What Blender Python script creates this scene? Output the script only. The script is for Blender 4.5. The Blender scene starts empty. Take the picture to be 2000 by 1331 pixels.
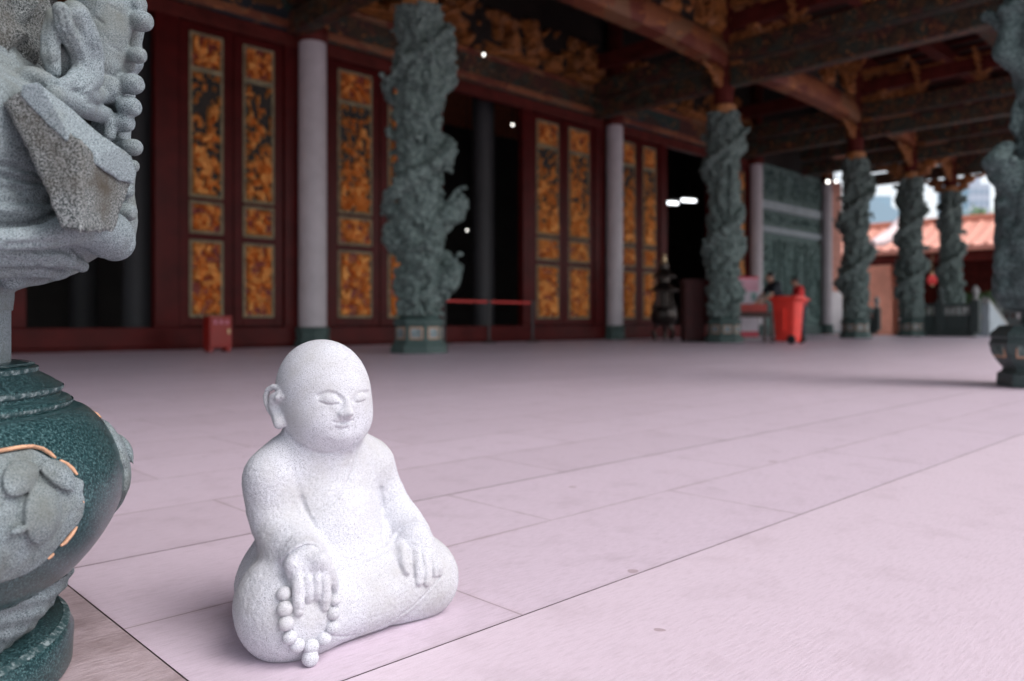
import bpy, bmesh, math, random
import numpy as np
from mathutils import Vector, Matrix
random.seed(7)
scn = bpy.context.scene
COL = scn.collection
R_ = math.radians
# ------------------------------------------------------------------ place geometry
FPX, CX, HZ, EYE = 1556.0, 1000.0, 629.0, 0.5      # lens in photo pixels, eye height
TH = R_(45.8); CT, ST = math.cos(TH), math.sin(TH)   # view direction over the terrace
def ray(u, v):                                       # direction per metre of depth
    t = (u-CX)/FPX
    return np.array([CT+t*ST, ST-t*CT, -(v-HZ)/FPX])
def P(u, v, d): return np.array([0, 0, EYE])+d*ray(u, v)
def xat(u, Y):                                       # x where the sight line meets a wall at y = Y
    t = (u-CX)/FPX
    return Y*(CT+t*ST)/(ST-t*CT)
# ------------------------------------------------------------------ scene helpers
def tag(o, label=None, cat=None, group=None, kind=None):
    if label: o['label'] = label
    if cat: o['category'] = cat; o['kind'] = 'thing'
    if group: o['group'] = group
    if kind: o['kind'] = kind
    return o
def empty(name, loc=(0,0,0), rz=0.0):
    o = bpy.data.objects.new(name, None); COL.objects.link(o)
    o.location = loc; o.rotation_euler = (0,0,rz); o.empty_display_size = 0.1
    return o
def link(name, me, parent=None, loc=(0,0,0), rz=0.0):
    o = bpy.data.objects.new(name, me); COL.objects.link(o)
    if parent is not None: o.parent = parent
    o.location = loc; o.rotation_euler = (0,0,rz)
    return o
def copy_tree(o, parent=None):
    c = o.copy(); COL.objects.link(c)
    if parent is not None: c.parent = parent
    for ch in list(o.children): copy_tree(ch, c)
    return c
class MB:
    def __init__(s): s.v=[]; s.f=[]; s.m=[]
    def add(s, vs, fs, mi=0):
        n=len(s.v); s.v+= [tuple(float(c) for c in p) for p in vs]; s.f+=[tuple(i+n for i in f) for f in fs]
        s.m += [mi]*len(fs); return s
    def box(s, x0,x1,y0,y1,z0,z1, mi=0, b=0.0):
        if x1<x0: x0,x1=x1,x0
        if y1<y0: y0,y1=y1,y0
        b=min(b,(x1-x0)*.45,(y1-y0)*.45,(z1-z0)*.45)
        if b<=0:
            vs=[(x,y,z) for z in (z0,z1) for y in (y0,y1) for x in (x0,x1)]
            return s.add(vs,[(0,2,3,1),(4,5,7,6),(0,1,5,4),(2,6,7,3),(0,4,6,2),(1,3,7,5)],mi)
        bm=bmesh.new(); bmesh.ops.create_cube(bm,size=1)
        for v in bm.verts: v.co=((x0+x1)/2+v.co.x*(x1-x0),(y0+y1)/2+v.co.y*(y1-y0),(z0+z1)/2+v.co.z*(z1-z0))
        bmesh.ops.bevel(bm,geom=list(bm.edges),offset=b,segments=2,affect='EDGES',profile=.6)
        bm.verts.index_update()
        s.add([v.co for v in bm.verts],[[v.index for v in f.verts] for f in bm.faces],mi); bm.free(); return s
    def lathe(s, prof, n=32, mi=0, c=(0,0,0), caps=True, fr=None, a0=0.0):
        vs=[];fs=[]
        for r,z in prof:
            for k in range(n):
                a=a0+2*math.pi*k/n; rr=r if fr is None else fr(r,z,a)
                vs.append((c[0]+rr*math.cos(a),c[1]+rr*math.sin(a),c[2]+z))
        for j in range(len(prof)-1):
            for k in range(n):
                k2=(k+1)%n; fs.append((j*n+k,j*n+k2,(j+1)*n+k2,(j+1)*n+k))
        if caps:
            fs.append(tuple(reversed(range(n)))); m=(len(prof)-1)*n; fs.append(tuple(m+k for k in range(n)))
        return s.add(vs,fs,mi)
    def tube(s, pts, r, n=8, mi=0):
        pts=[Vector(p) for p in pts]; rs=r if isinstance(r,(list,tuple)) else [r]*len(pts)
        vs=[];fs=[]; up=Vector((0,0,1))
        for i,p in enumerate(pts):
            t=(pts[min(i+1,len(pts)-1)]-pts[max(i-1,0)]).normalized()
            ref=up if abs(t.z)<.95 else Vector((1,0,0))
            a=t.cross(ref).normalized(); b=a.cross(t).normalized()
            for k in range(n):
                q=2*math.pi*k/n; vs.append(p+(a*math.cos(q)+b*math.sin(q))*rs[i])
        for i in range(len(pts)-1):
            for k in range(n):
                k2=(k+1)%n; fs.append((i*n+k,(i+1)*n+k,(i+1)*n+k2,i*n+k2))
        fs.append(tuple(range(n))); m=(len(pts)-1)*n; fs.append(tuple(reversed([m+k for k in range(n)])))
        return s.add(vs,fs,mi)
    def build(s, name, mats, parent=None, loc=(0,0,0), rz=0.0, smooth=None):
        me=bpy.data.meshes.new(name); me.from_pydata(s.v,[],s.f); me.update()
        mats=mats if isinstance(mats,(list,tuple)) else [mats]
        for m in mats: me.materials.append(m)
        if len(mats)>1: me.polygons.foreach_set('material_index',s.m)
        bm=bmesh.new(); bm.from_mesh(me); bmesh.ops.recalc_face_normals(bm,faces=bm.faces); bm.to_mesh(me); bm.free()
        if smooth is not None:
            me.polygons.foreach_set('use_smooth',[True]*len(me.polygons))
            if smooth<180: me.set_sharp_from_angle(angle=R_(smooth))
        return link(name,me,parent,loc,rz)
# ------------------------------------------------------------------ sculpting field
def smin(a,b,k):
    if k<=0: return np.minimum(a,b)
    h=np.maximum(k-np.abs(a-b),0)/k
    return np.minimum(a,b)-h*h*k*.25
_pn={}
def vnoise(x,y,z,seed=0):
    if seed not in _pn: _pn[seed]=np.random.RandomState(seed+11).rand(32,32,32).astype(np.float32)
    T=_pn[seed]
    xi=np.floor(x).astype(np.int32);yi=np.floor(y).astype(np.int32);zi=np.floor(z).astype(np.int32)
    fx=x-xi;fy=y-yi;fz=z-zi
    fx=fx*fx*(3-2*fx);fy=fy*fy*(3-2*fy);fz=fz*fz*(3-2*fz)
    g=lambda a,b,c: T[(xi+a)&31,(yi+b)&31,(zi+c)&31]
    l=lambda a,b,t:a+(b-a)*t
    return l(l(l(g(0,0,0),g(1,0,0),fx),l(g(0,1,0),g(1,1,0),fx),fy),l(l(g(0,0,1),g(1,0,1),fx),l(g(0,1,1),g(1,1,1),fx),fy),fz)
def fbm(x,y,z,seed=0,o=3):
    r=0;a=.5;t=0
    for i in range(o):
        r=r+a*vnoise(x,y,z,seed+i);t+=a;x=x*2.03+5.1;y=y*2.03+1.7;z=z*2.03+9.2;a*=.5
    return r/t
class Field:
    def __init__(s,lo,hi,h,base=None,frame=None):
        s.lo=np.array(lo,float);s.h=h
        s.n=np.maximum(4,np.ceil((np.array(hi)-s.lo)/h).astype(int)+1)
        s.ax=[(s.lo[i]+h*np.arange(s.n[i])).astype(np.float32) for i in range(3)]
        s.F=np.full(tuple(s.n),1.0,np.float32); s.frame=frame
    def loc(s,p):                                   # world point -> field point
        return np.array(p,float) if s.frame is None else s.frame(np.array(p,float))
    def sub(s,lo,hi,pad):
        sl=[];cs=[]
        for i in range(3):
            a=int(max(0,math.floor((lo[i]-pad-s.lo[i])/s.h)));b=int(min(s.n[i],math.ceil((hi[i]+pad-s.lo[i])/s.h)+1))
            if b-a<1: return None
            sl.append(slice(a,b));sh=[1,1,1];sh[i]=b-a;cs.append(s.ax[i][a:b].reshape(sh))
        return tuple(sl),cs
    def op(s,fn,lo,hi,pad):
        q=s.sub(lo,hi,pad)
        if q is None: return
        sl,(x,y,z)=q; s.F[sl]=fn(s.F[sl],x,y,z)
    def whole(s): return [a.reshape([-1 if i==j else 1 for j in range(3)]) for i,a in enumerate(s.ax)]
    @staticmethod
    def d_ell(x,y,z,c,r,M=None):
        x=x-c[0];y=y-c[1];z=z-c[2]
        if M is not None:
            x,y,z=(M[0][0]*x+M[0][1]*y+M[0][2]*z, M[1][0]*x+M[1][1]*y+M[1][2]*z, M[2][0]*x+M[2][1]*y+M[2][2]*z)
        k0=np.sqrt((x/r[0])**2+(y/r[1])**2+(z/r[2])**2)
        k1=np.sqrt((x/r[0]**2)**2+(y/r[1]**2)**2+(z/r[2]**2)**2)+1e-9
        return k0*(k0-1)/k1
    @staticmethod
    def d_seg(x,y,z,a,b,ra,rb):
        ab=np.array(b,float)-np.array(a,float);L=float(ab@ab)+1e-12
        t=np.clip(((x-a[0])*ab[0]+(y-a[1])*ab[1]+(z-a[2])*ab[2])/L,0,1)
        return np.sqrt((x-a[0]-t*ab[0])**2+(y-a[1]-t*ab[1])**2+(z-a[2]-t*ab[2])**2)-(ra+(rb-ra)*t)
    def ell(s,c,r,k=.01,M=None,sub=False):
        m=max(r)*1.02;c=np.array(c,float)
        def f(F,x,y,z):
            d=s.d_ell(x,y,z,c,r,M); return -smin(-F,d,k) if sub else smin(F,d,k)
        s.op(f,c-m,c+m,k+3*s.h)
    def poly(s,pts,rs,k=.01,sub=False):
        pts=[np.array(p,float) for p in pts];rs=rs if isinstance(rs,(list,tuple)) else [rs]*len(pts)
        if len(pts)==1: return s.ell(pts[0],(rs[0],)*3,k,sub=sub)
        lo=np.min(pts,0)-max(rs);hi=np.max(pts,0)+max(rs)
        def f(F,x,y,z):
            d=None
            for i in range(len(pts)-1):
                e=s.d_seg(x,y,z,pts[i],pts[i+1],rs[i],rs[i+1]);d=e if d is None else np.minimum(d,e)
            return -smin(-F,d,k) if sub else smin(F,d,k)
        s.op(f,lo,hi,k+3*s.h)
    def crease(s,pts,w,depth):                      # groove (or ridge, depth<0) along a line
        pts=[np.array(p,float) for p in pts if p is not None]
        if len(pts)<2: return
        lo=np.min(pts,0);hi=np.max(pts,0)
        def f(F,x,y,z):
            d=None
            for i in range(len(pts)-1):
                e=s.d_seg(x,y,z,pts[i],pts[i+1],0,0);d=e if d is None else np.minimum(d,e)
            return F+depth*np.exp(-(d/w)**2)
        s.op(f,lo,hi,w*2.6+s.h)
    def hit(s,u,v,d0=.6,d1=2.0,n=1600):             # first surface point along a sight line
        ds=np.linspace(d0,d1,n);R=ray(u,v)
        W=np.array([0,0,EYE])+ds[:,None]*R
        L=np.array([s.loc(w) for w in (W[0],W[-1])]);L=L[0]+(L[1]-L[0])*np.linspace(0,1,n)[:,None]
        I=np.round((L-s.lo)/s.h).astype(int);ok=np.all((I>=0)&(I<s.n),1)
        I2=np.clip(I,0,s.n-1);val=np.where(ok,s.F[I2[:,0],I2[:,1],I2[:,2]],1.0)
        w=np.where(val<0)[0]
        return L[w[0]] if len(w) else None
    def normal(s,p):
        I=np.clip(np.round((np.array(p)-s.lo)/s.h).astype(int),2,s.n-3);g=[]
        for a in range(3):
            e=np.zeros(3,int);e[a]=2;g.append(s.F[tuple(I+e)]-s.F[tuple(I-e)])
        g=np.array(g,float);return g/(np.linalg.norm(g)+1e-9)
    def trace(s,pts,step=5.0):                      # a smooth line laid on the surface
        out=[];P_=[np.array(p,float) for p in pts]
        for i in range(len(P_)-1):
            p0,p1,p2,p3=[P_[min(max(j,0),len(P_)-1)] for j in (i-1,i,i+1,i+2)]
            n=max(1,int(np.linalg.norm(p2-p1)/step))
            for k in range(n+(i==len(P_)-2)):
                t=k/n;q=.5*((2*p1)+(p2-p0)*t+(2*p0-5*p1+4*p2-p3)*t*t+(3*p1-p0-3*p2+p3)*t**3)
                h=s.hit(q[0],q[1])
                if h is not None: out.append(h)
        runs=[[]]                                   # break where the line jumps to something behind
        for h in out:
            if runs[-1] and np.linalg.norm(h-runs[-1][-1])>.014: runs.append([])
            runs[-1].append(h)
        return max(runs,key=len)
    def hits(s,pts,off=0.0):
        out=[]
        for u,v in pts:
            p=s.hit(u,v)
            if p is not None: out.append(p+s.normal(p)*off if off else p)
        return out
    def mesh(s,name,mat,parent=None,loc=(0,0,0),rz=0.0):
        F=s.F; 
        for a in range(3):                          # close the skin at the edge of the grid
            i=[slice(None)]*3
            for e in (0,-1):
                i[a]=e;F[tuple(i)]=np.maximum(F[tuple(i)],s.h*.5)
        ins=F<0
        c=[ins[i:ins.shape[0]-1+i,j:ins.shape[1]-1+j,k:ins.shape[2]-1+k] for i in (0,1) for j in (0,1) for k in (0,1)]
        cnt=np.zeros(c[0].shape,np.int8)
        for q in c: cnt+=q
        cell=np.argwhere((cnt>0)&(cnt<8)).astype(np.int32)
        N=len(cell); cor=np.array([(i,j,k) for i in (0,1) for j in (0,1) for k in (0,1)])
        val=np.stack([F[cell[:,0]+o[0],cell[:,1]+o[1],cell[:,2]+o[2]] for o in cor],1).astype(np.float64)
        pos=np.zeros((N,3));n=np.zeros(N)
        for a in range(8):
            for b in range(a+1,8):
                if np.abs(cor[a]-cor[b]).sum()!=1: continue
                m=(val[:,a]<0)!=(val[:,b]<0)
                den=val[:,a]-val[:,b];t=np.where(m,val[:,a]/np.where(den==0,1,den),0)
                pos+=np.where(m[:,None],cor[a]+t[:,None]*(cor[b]-cor[a]),0);n+=m
        pos=(cell+pos/np.maximum(n,1)[:,None])*s.h+s.lo
        idx=np.full(cnt.shape,-1,np.int32);idx[cell[:,0],cell[:,1],cell[:,2]]=np.arange(N)
        Q=[]
        for a in range(3):
            b,c2=(a+1)%3,(a+2)%3
            sa=[slice(None)]*3;sb=[slice(None)]*3;sa[a]=slice(0,-1);sb[a]=slice(1,None)
            A=ins[tuple(sa)];B=ins[tuple(sb)]
            e=np.argwhere(A!=B);e=e[(e[:,b]>0)&(e[:,c2]>0)&(e[:,b]<cnt.shape[b])&(e[:,c2]<cnt.shape[c2])]
            if not len(e): continue
            fl=A[e[:,0],e[:,1],e[:,2]]
            def g(db,dc):
                q=e.copy();q[:,b]-=db;q[:,c2]-=dc;return idx[q[:,0],q[:,1],q[:,2]]
            q=np.stack([g(1,1),g(0,1),g(0,0),g(1,0)],1)
            q[~fl]=q[~fl][:,::-1];Q.append(q)
        Q=np.concatenate(Q);Q=Q[np.all(Q>=0,1)]
        me=bpy.data.meshes.new(name);me.vertices.add(N);me.vertices.foreach_set('co',pos.astype(np.float32).ravel())
        me.loops.add(Q.size);me.loops.foreach_set('vertex_index',Q.astype(np.int32).ravel())
        me.polygons.add(len(Q));me.polygons.foreach_set('loop_start',np.arange(0,Q.size,4,dtype=np.int32))
        me.update(calc_edges=True);me.validate()
        me.polygons.foreach_set('use_smooth',np.ones(len(me.polygons),bool))
        for m in (mat if isinstance(mat,(list,tuple)) else [mat]): me.materials.append(m)
        return link(name,me,parent,loc,rz)
# ------------------------------------------------------------------ materials
def new_mat(name):
    m=bpy.data.materials.new(name);m.use_nodes=True;nt=m.node_tree
    return m,nt,nt.nodes['Principled BSDF'],nt.nodes.new('ShaderNodeTexCoord').outputs['Object']
def N(nt,t,**k):
    n=nt.nodes.new(t)
    for a,b in k.items():
        if a in n.inputs: n.inputs[a].default_value=b
        else: setattr(n,a,b)
    return n
def ramp(nt,src,stops,interp='LINEAR'):
    r=nt.nodes.new('ShaderNodeValToRGB');cr=r.color_ramp;cr.interpolation=interp
    while len(cr.elements)<len(stops): cr.elements.new(.5)
    for e,(p,c) in zip(cr.elements,stops): e.position=p;e.color=(*c,1)
    nt.links.new(src,r.inputs[0]);return r.outputs[0]
def mixc(nt,f,a,b,mode='MIX'):
    m=nt.nodes.new('ShaderNodeMix');m.data_type='RGBA';m.blend_type=mode
    for s,v in ((m.inputs[0],f),(m.inputs[6],a),(m.inputs[7],b)):
        if isinstance(v,(int,float)): s.default_value=v
        elif isinstance(v,tuple): s.default_value=(*v,1)
        else: nt.links.new(v,s)
    return m.outputs[2]
def noise(nt,co,scale,detail=4,rough=.55,dist=0):
    n=N(nt,'ShaderNodeTexNoise',Scale=scale,Detail=detail,Roughness=rough,Distortion=dist);nt.links.new(co,n.inputs['Vector']);return n.outputs[0]
def bump(nt,b,h,strength,dist,prev=None):
    n=N(nt,'ShaderNodeBump',Strength=strength,Distance=dist);nt.links.new(h,n.inputs['Height'])
    if prev: nt.links.new(prev,n.inputs['Normal'])
    nt.links.new(n.outputs[0],b.inputs['Normal']);return n.outputs[0]
def granite(name,light,dark,scale=500,mid=None,rough=.75,b=.3,bd=.001,amount=(.36,.6),stain=None,spec=.4,stain_scale=6):
    m,nt,B,co=new_mat(name);mid=mid or tuple((x+y)/2 for x,y in zip(light,dark))
    g=noise(nt,co,scale,3,.7); c=ramp(nt,g,[(amount[0],dark),(sum(amount)/2,mid),(amount[1],light)])
    if stain:
        s=noise(nt,co,stain_scale,5,.6);f=ramp(nt,s,[(.45,(0,0,0)),(.75,(1,1,1))]);c=mixc(nt,f,c,stain)
    nt.links.new(c,B.inputs['Base Color']);B.inputs['Roughness'].default_value=rough;B.inputs['Specular IOR Level'].default_value=spec
    if b>0:
        g2=noise(nt,co,scale*.6,4,.7);bump(nt,B,g2,b,bd)
    return m
def worn(m,pale,lo=.52,hi=.60,amt=.8):               # pale scuffs along sharp edges
    nt=m.node_tree;B=nt.nodes['Principled BSDF'];src=B.inputs['Base Color'].links[0].from_socket;co=nt.nodes['Texture Coordinate'].outputs['Object']
    g=nt.nodes.new('ShaderNodeNewGeometry');f=ramp(nt,g.outputs['Pointiness'],[(lo,(0,0,0)),(hi,(1,1,1))])
    n=ramp(nt,noise(nt,co,70,4,.7),[(.35,(0,0,0)),(.6,(amt,amt,amt))])
    x=nt.nodes.new('ShaderNodeMath');x.operation='MULTIPLY';nt.links.new(f,x.inputs[0]);nt.links.new(n,x.inputs[1])
    nt.links.new(mixc(nt,x.outputs[0],src,pale),B.inputs['Base Color']);return m
def plain(name,c,rough=.6,var=.25,scale=8,metal=0,b=0,bd=.002,emit=None):
    m,nt,B,co=new_mat(name);n=noise(nt,co,scale,4)
    d=tuple(x*(1-var) for x in c);l=tuple(min(1,x*(1+var)) for x in c)
    nt.links.new(ramp(nt,n,[(.3,d),(.7,l)]),B.inputs['Base Color'])
    B.inputs['Roughness'].default_value=rough;B.inputs['Metallic'].default_value=metal
    if b: bump(nt,B,n,b,bd)
    if emit: B.inputs['Emission Color'].default_value=(*c,1);B.inputs['Emission Strength'].default_value=emit
    return m
def painted(name,cols,scale=3.0,rough=.6,squash=(1,1,1),gold=.5):
    m,nt,B,co=new_mat(name)
    mp=N(nt,'ShaderNodeMapping');mp.inputs['Scale'].default_value=squash;nt.links.new(co,mp.inputs[0]);co=mp.outputs[0]
    w=N(nt,'ShaderNodeTexVoronoi',Scale=scale,Randomness=.9);nt.links.new(co,w.inputs['Vector'])
    s=nt.nodes.new('ShaderNodeSeparateColor');nt.links.new(w.outputs['Color'],s.inputs[0])
    c=ramp(nt,s.outputs[0],[(i/len(cols),k) for i,k in enumerate(cols)],'CONSTANT')
    n=noise(nt,co,scale*3,3,.6,1.5);f=ramp(nt,n,[(gold,(0,0,0)),(gold+.06,(1,1,1))])
    c=mixc(nt,f,c,GOLD);nt.links.new(c,B.inputs['Base Color']);B.inputs['Roughness'].default_value=rough
    bump(nt,B,n,.6,.03)
    return m
GOLD=(.56,.205,.05)
# ------------------------------------------------------------------ the monk statue (field in statue space: -y is its front)
M_white=granite('white_granite',(.63,.635,.685),(.19,.19,.225),700,(.515,.52,.56),.85,.6,.0016,(.35,.54),stain=(.44,.43,.43),stain_scale=9,spec=.25)
ORG=np.array([.701,1.173,0.0])
def statue():
    f=Field((-.215,-.175,-.004),(.26,.125,.475),.0014,frame=lambda p:p-ORG)
    S=lambda u,v,d:P(u,v,d)-ORG
    E=f.ell
    # torso, shoulders, belly
    E((.008,.022,.17),(.098,.078,.135),.03)
    E((.008,-.004,.145),(.088,.078,.082),.04)
    f.poly([(-.078,.02,.252),(.094,.022,.254)],[.044,.044],.045)
    E((.0,.012,.285),(.062,.055,.032),.03)
    # thighs and crossed shins
    f.poly([(-.045,.035,.066),(-.099,-.045,.067)],[.076,.066],.045)
    f.poly([(.06,.035,.066),(.144,-.035,.054)],[.078,.060],.045)
    E((-.088,-.050,.072),(.068,.072,.069),.03)
    E((.147,-.045,.062),(.063,.074,.060),.03)
    f.poly([(-.104,-.075,.052),(.02,-.078,.05),(.15,-.07,.05)],[.056,.052,.056],.05)
    f.poly([(-.06,-.052,.075),(.08,-.052,.073)],[.052,.05],.05)
    E((.01,.05,.07),(.125,.068,.075),.04)
    # arms in wide sleeves
    f.poly([(-.087,.014,.243),(-.086,.010,.205),(-.084,-.002,.178),(-.083,-.028,.158),(-.083,-.05,.149)],[.041,.041,.040,.038,.036],.02)
    f.poly([(-.083,-.03,.157),(-.083,-.074,.141)],[.037,.0385],.014)
    f.poly([(-.05,.022,.276),(.06,.022,.277)],[.036,.036],.03)
    f.poly([(.107,.014,.243),(.122,.014,.210),(.136,.004,.176),(.141,-.02,.150),(.142,-.035,.138)],[.039,.038,.036,.034,.033],.02)
    f.poly([(.1415,-.028,.144),(.142,-.050,.124)],[.034,.0365],.012)
    # head, turned a little to its right
    yw=R_(-7); cy,sy=math.cos(yw),math.sin(yw); HC=np.array([-.001,.0,.0])
    def H(x,y,z): return np.array([x*cy-y*sy*-1*-1,x*sy+y*cy,z]) if False else np.array([cy*x+sy*y,-sy*x+cy*y,z])+HC
    MR=[[cy,-sy,0],[sy,cy,0],[0,0,1]]
    def HE(c,r,k): E(H(*c),r,k,MR)
    HE((0,.002,.397),(.0700,.079,.0735),.01)
    HE((0,-.008,.364),(.0685,.0735,.066),.03)
    HE((-.027,-.026,.337),(.0395,.046,.037),.03)
    HE((.023,-.028,.336),(.0375,.045,.037),.03)
    HE((0,-.05,.318),(.024,.023,.017),.025)
    f.poly([H(0,.02,.31),(0,.015,.28)],[.05,.05],.012)
    # nose, drawn out of the face
    def out(u,v,o):
        p=f.hit(u,v); return p+f.normal(p)*o
    px=lambda l,k=.1881,ox=500,oy=650:[(ox+x*k,oy+y*k) for x,y in l]
    # sockets under the brow
    f.crease(f.trace(px([(650,655),(720,630),(790,632),(850,660),(905,705)])),.0042,.0034)
    f.crease(f.trace(px([(1000,705),(1040,660),(1090,632),(1160,625)])),.0042,.0034)
    f.crease(f.trace(px([(640,632),(710,598),(790,596),(860,622),(925,680)])),.0026,-.0009)
    f.crease(f.trace(px([(985,690),(1020,640),(1085,600),(1170,590)])),.0026,-.0009)
    fr=H(0,-1,0)-HC
    br=[out(*q,o) for q,o in zip(px([(952,735),(948,790),(935,832)]),(.0003,.0026,.0050))]
    f.poly(br,[.0048,.0058,.0070],.010)
    for q in px([(893,848),(982,836)]):
        p=out(*q,-.001);E(p,(.0058,.0060,.0042),.007)
    E(br[2]+np.array([0,.002,-.0085]),(.006,.005,.0036),.003,sub=True) if False else None
    # lids
    def lid(pts,w,bul):
        h=f.hits(px(pts)); f.poly(h,[w*.55]+[w]*(len(h)-2)+[w*.5],.006) if bul else None
    for c,l,n_ in (((775,695),(700,850),0),((1078,668),(1025,1125),1)):
        pts=f.hits(px([(l[0],c[1]+8),(c[0]-25,c[1]),(c[0]+25,c[1]),(l[1],c[1]+5)]),-.0045)
        f.poly(pts,[.0045,.0082,.0082,.005],.004)
    f.crease(f.trace(px([(655,722),(700,733),(750,746),(800,749),(850,738)])),.0012,.0048)
    f.crease(f.trace(px([(995,716),(1035,726),(1075,726),(1140,706)])),.0012,.0048)
    # mouth
    f.crease(f.trace(px([(825,905),(880,895),(930,892),(985,888)])),.0040,-.0014)
    p=f.hits(px([(850,958),(885,966),(940,952)]),-.003);f.poly(p,[.004,.0062,.004],.004)
    f.crease(f.trace(px([(808,925),(850,938),(890,938),(925,942),(965,925),(1005,908)])),.0013,.0048)
    f.crease(f.trace(px([(830,990),(880,1000),(940,990)])),.003,.0016)
    f.crease(f.trace(px([(905,880),(905,905)])),.0016,.0012)
    f.crease(f.trace(px([(770,1075),(860,1100),(940,1070)])),.007,-.0016)
    f.crease(f.trace(px([(760,800),(800,860),(800,910)])),.006,.0009)
    # ears, the seen one first, the other by mirroring it through the head
    ring=[S(*q,d) for q,d in zip(px([(285,665),(240,580),(180,562),(125,595),(102,660),(108,730),(140,805),(180,860),(200,915),(225,955),(275,950)]),
          [1.275,1.29,1.297,1.302,1.304,1.304,1.3,1.293,1.286,1.28,1.274])]
    inner=[S(*q,d) for q,d in zip(px([(235,660),(200,690),(190,750),(215,830),(240,900)]),[1.28,1.293,1.298,1.29,1.28])]
    lobe=[S(*q,d) for q,d in zip(px([(235,900),(240,945)]),[1.279,1.276])]
    def mir(p):
        q=p-HC; l=np.array([cy*q[0]-sy*q[1],sy*q[0]+cy*q[1],q[2]]); l[0]=-l[0]; return H(*l)
    for fn in (lambda p:p,mir):
        f.poly([fn(p) for p in inner],[.0085,.0105,.0105,.009,.007],.006)
        f.poly([fn(p) for p in lobe],[.008,.0088],.006)
        f.poly([fn(p) for p in ring],[.0045]*8+[.005,.006,.005],.0025)
        f.crease([fn(p) for p in [S(*q,d) for q,d in zip(px([(245,615),(195,640),(160,700),(175,770),(215,850)]),[1.270,1.277,1.280,1.279,1.272])]],.0042,.0045)
    # chin crease against the robe
    f.crease(f.trace([(558,846),(580,866),(605,880),(640,886),(680,876),(697,860)]),.0030,.0055)
    # robe lines
    f.crease(f.trace([(570,858),(584,874),(604,886)]),.003,.0015)
    f.crease(f.trace([(698,858),(696,885),(690,915),(682,938)]),.0019,.0068)
    f.crease(f.trace([(690,862),(688,885),(682,913),(674,934)]),.0042,-.0028)
    f.crease(f.trace([(682,938),(668,960),(648,982),(615,1002)]),.0024,.0038)
    f.crease(f.trace([(640,1242),(670,1244),(700,1240),(740,1226),(775,1207),(812,1180),(845,1145),(858,1128)]),.0016,.0048)
    f.crease(f.trace([(640,1250),(700,1249),(760,1226),(812,1192),(850,1150)]),.006,.0018)
    f.crease(f.trace([(648,1104),(690,1096),(730,1084),(757,1072)]),.005,.0034)
    f.crease(f.trace([(588,975),(598,1000),(614,1028),(630,1056)]),.004,.0050)
    f.crease(f.trace([(744,955),(747,990),(750,1040),(752,1064)]),.004,.0055)
    f.crease(f.trace([(572,905),(578,940),(588,975)]),.005,.0016)
    # hands
    a=lambda l:[(440+x/4.588,1020+y/4.588) for x,y in l]
    b=lambda l:[(660+x/5.324,980+y/5.324) for x,y in l]
    def chain(pts,rs,off,k=.003):
        h=f.hits(pts,off)
        if len(h)>=2: f.poly(h,rs[:len(h)],k)
    # the back of each hand
    chain(a([(680,290),(715,380),(725,480)]),[.028,.029,.021],-.0165,.010);chain(a([(790,300),(815,380),(825,485)]),[.026,.028,.021],-.0155,.010)
    chain(a([(600,380),(640,450),(680,500)]),[.012,.0125,.012],-.006,.010)
    chain(a([(585,400),(592,480),(580,545)]),[.010,.010,.007],-.006,.008)
    chain(a([(850,340),(890,420),(900,500)]),[.015,.015,.012],-.006,.006)
    fing=[([(650,470),(655,600),(660,700),(655,800)],.0096),([(738,480),(745,590),(742,690)],.0094),
          ([(820,470),(825,580),(820,670)],.0094),([(885,470),(895,600),(885,690),(885,755)],.0092)]
    def finger(ab,r,arch,t0=-.0075,t1=.0010):
        p,=f.hits([ab[0]],t0);q_,=f.hits([ab[-1]],t1);n=f.normal(f.hit(*ab[0]))+f.normal(f.hit(*ab[-1]));n/=np.linalg.norm(n)
        return [p,p*.66+q_*.34+n*arch,p*.25+q_*.75+n*arch*.8,q_],[r,r*1.02,r*.95,r*.78]
    G=[finger(a([l[0],l[-1]]),r,.0045) for l,r in fing]
    th,tr=finger(a([(905,330),(968,585)]),.0098,.003)
    for h,r in G: f.poly(h,r,.0018)
    f.poly(th,tr,.004)
    for l in ([(700,500),(703,600),(705,700)],[(783,500),(785,590),(783,680)],[(858,500),(862,600),(858,680)]):
        f.crease(f.trace(a(l)),.0013,.0045)
    for l in ([(632,790),(655,780),(680,790)],[(868,740),(885,732),(905,742)]): f.crease(f.trace(a(l)),.0009,.0012)
    f.crease(f.trace(a([(500,370),(560,300),(640,245),(720,212),(790,212),(850,255)])),.0017,.0055)
    f.crease(f.trace(a([(515,330),(570,275),(640,225),(720,192),(800,192),(862,238)])),.0038,-.0034)
    f.crease(f.trace(a([(480,400),(500,440),(530,560)])),.006,.003)
    f.crease(f.trace(a([(330,470),(420,470),(500,455)])),.005,.0016)
    chain(b([(730,320),(800,420),(865,545)]),[.026,.028,.021],-.0160,.010);chain(b([(850,320),(925,420),(985,555)]),[.024,.026,.019],-.0150,.010)
    
    fl=[([(820,520),(840,640),(835,760),(838,835)],.0098),([(905,530),(920,640),(925,760),(920,840)],.0096),
        ([(975,540),(995,640),(1000,745)],.0090),([(1030,560),(1050,650),(1052,735)],.0082)]
    G=[finger(b([l[0],l[-1]]),r,.0035,-.0065,.0) for l,r in fl]
    th,tr=finger(b([(650,440),(702,728)]),.0105,.004,-.004,.0)
    for h,r in G: f.poly(h,r,.0018)
    f.poly(th,tr,.004)
    for l in ([(872,560),(880,680),(880,800)],[(950,560),(962,680),(965,790)],[(1018,580),(1028,660),(1030,740)]):
        f.crease(f.trace(b(l)),.0013,.0032)
    for l in ([(815,820),(838,800),(860,815)],[(895,830),(922,812),(945,825)]): f.crease(f.trace(b(l)),.0009,.0012)
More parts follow.
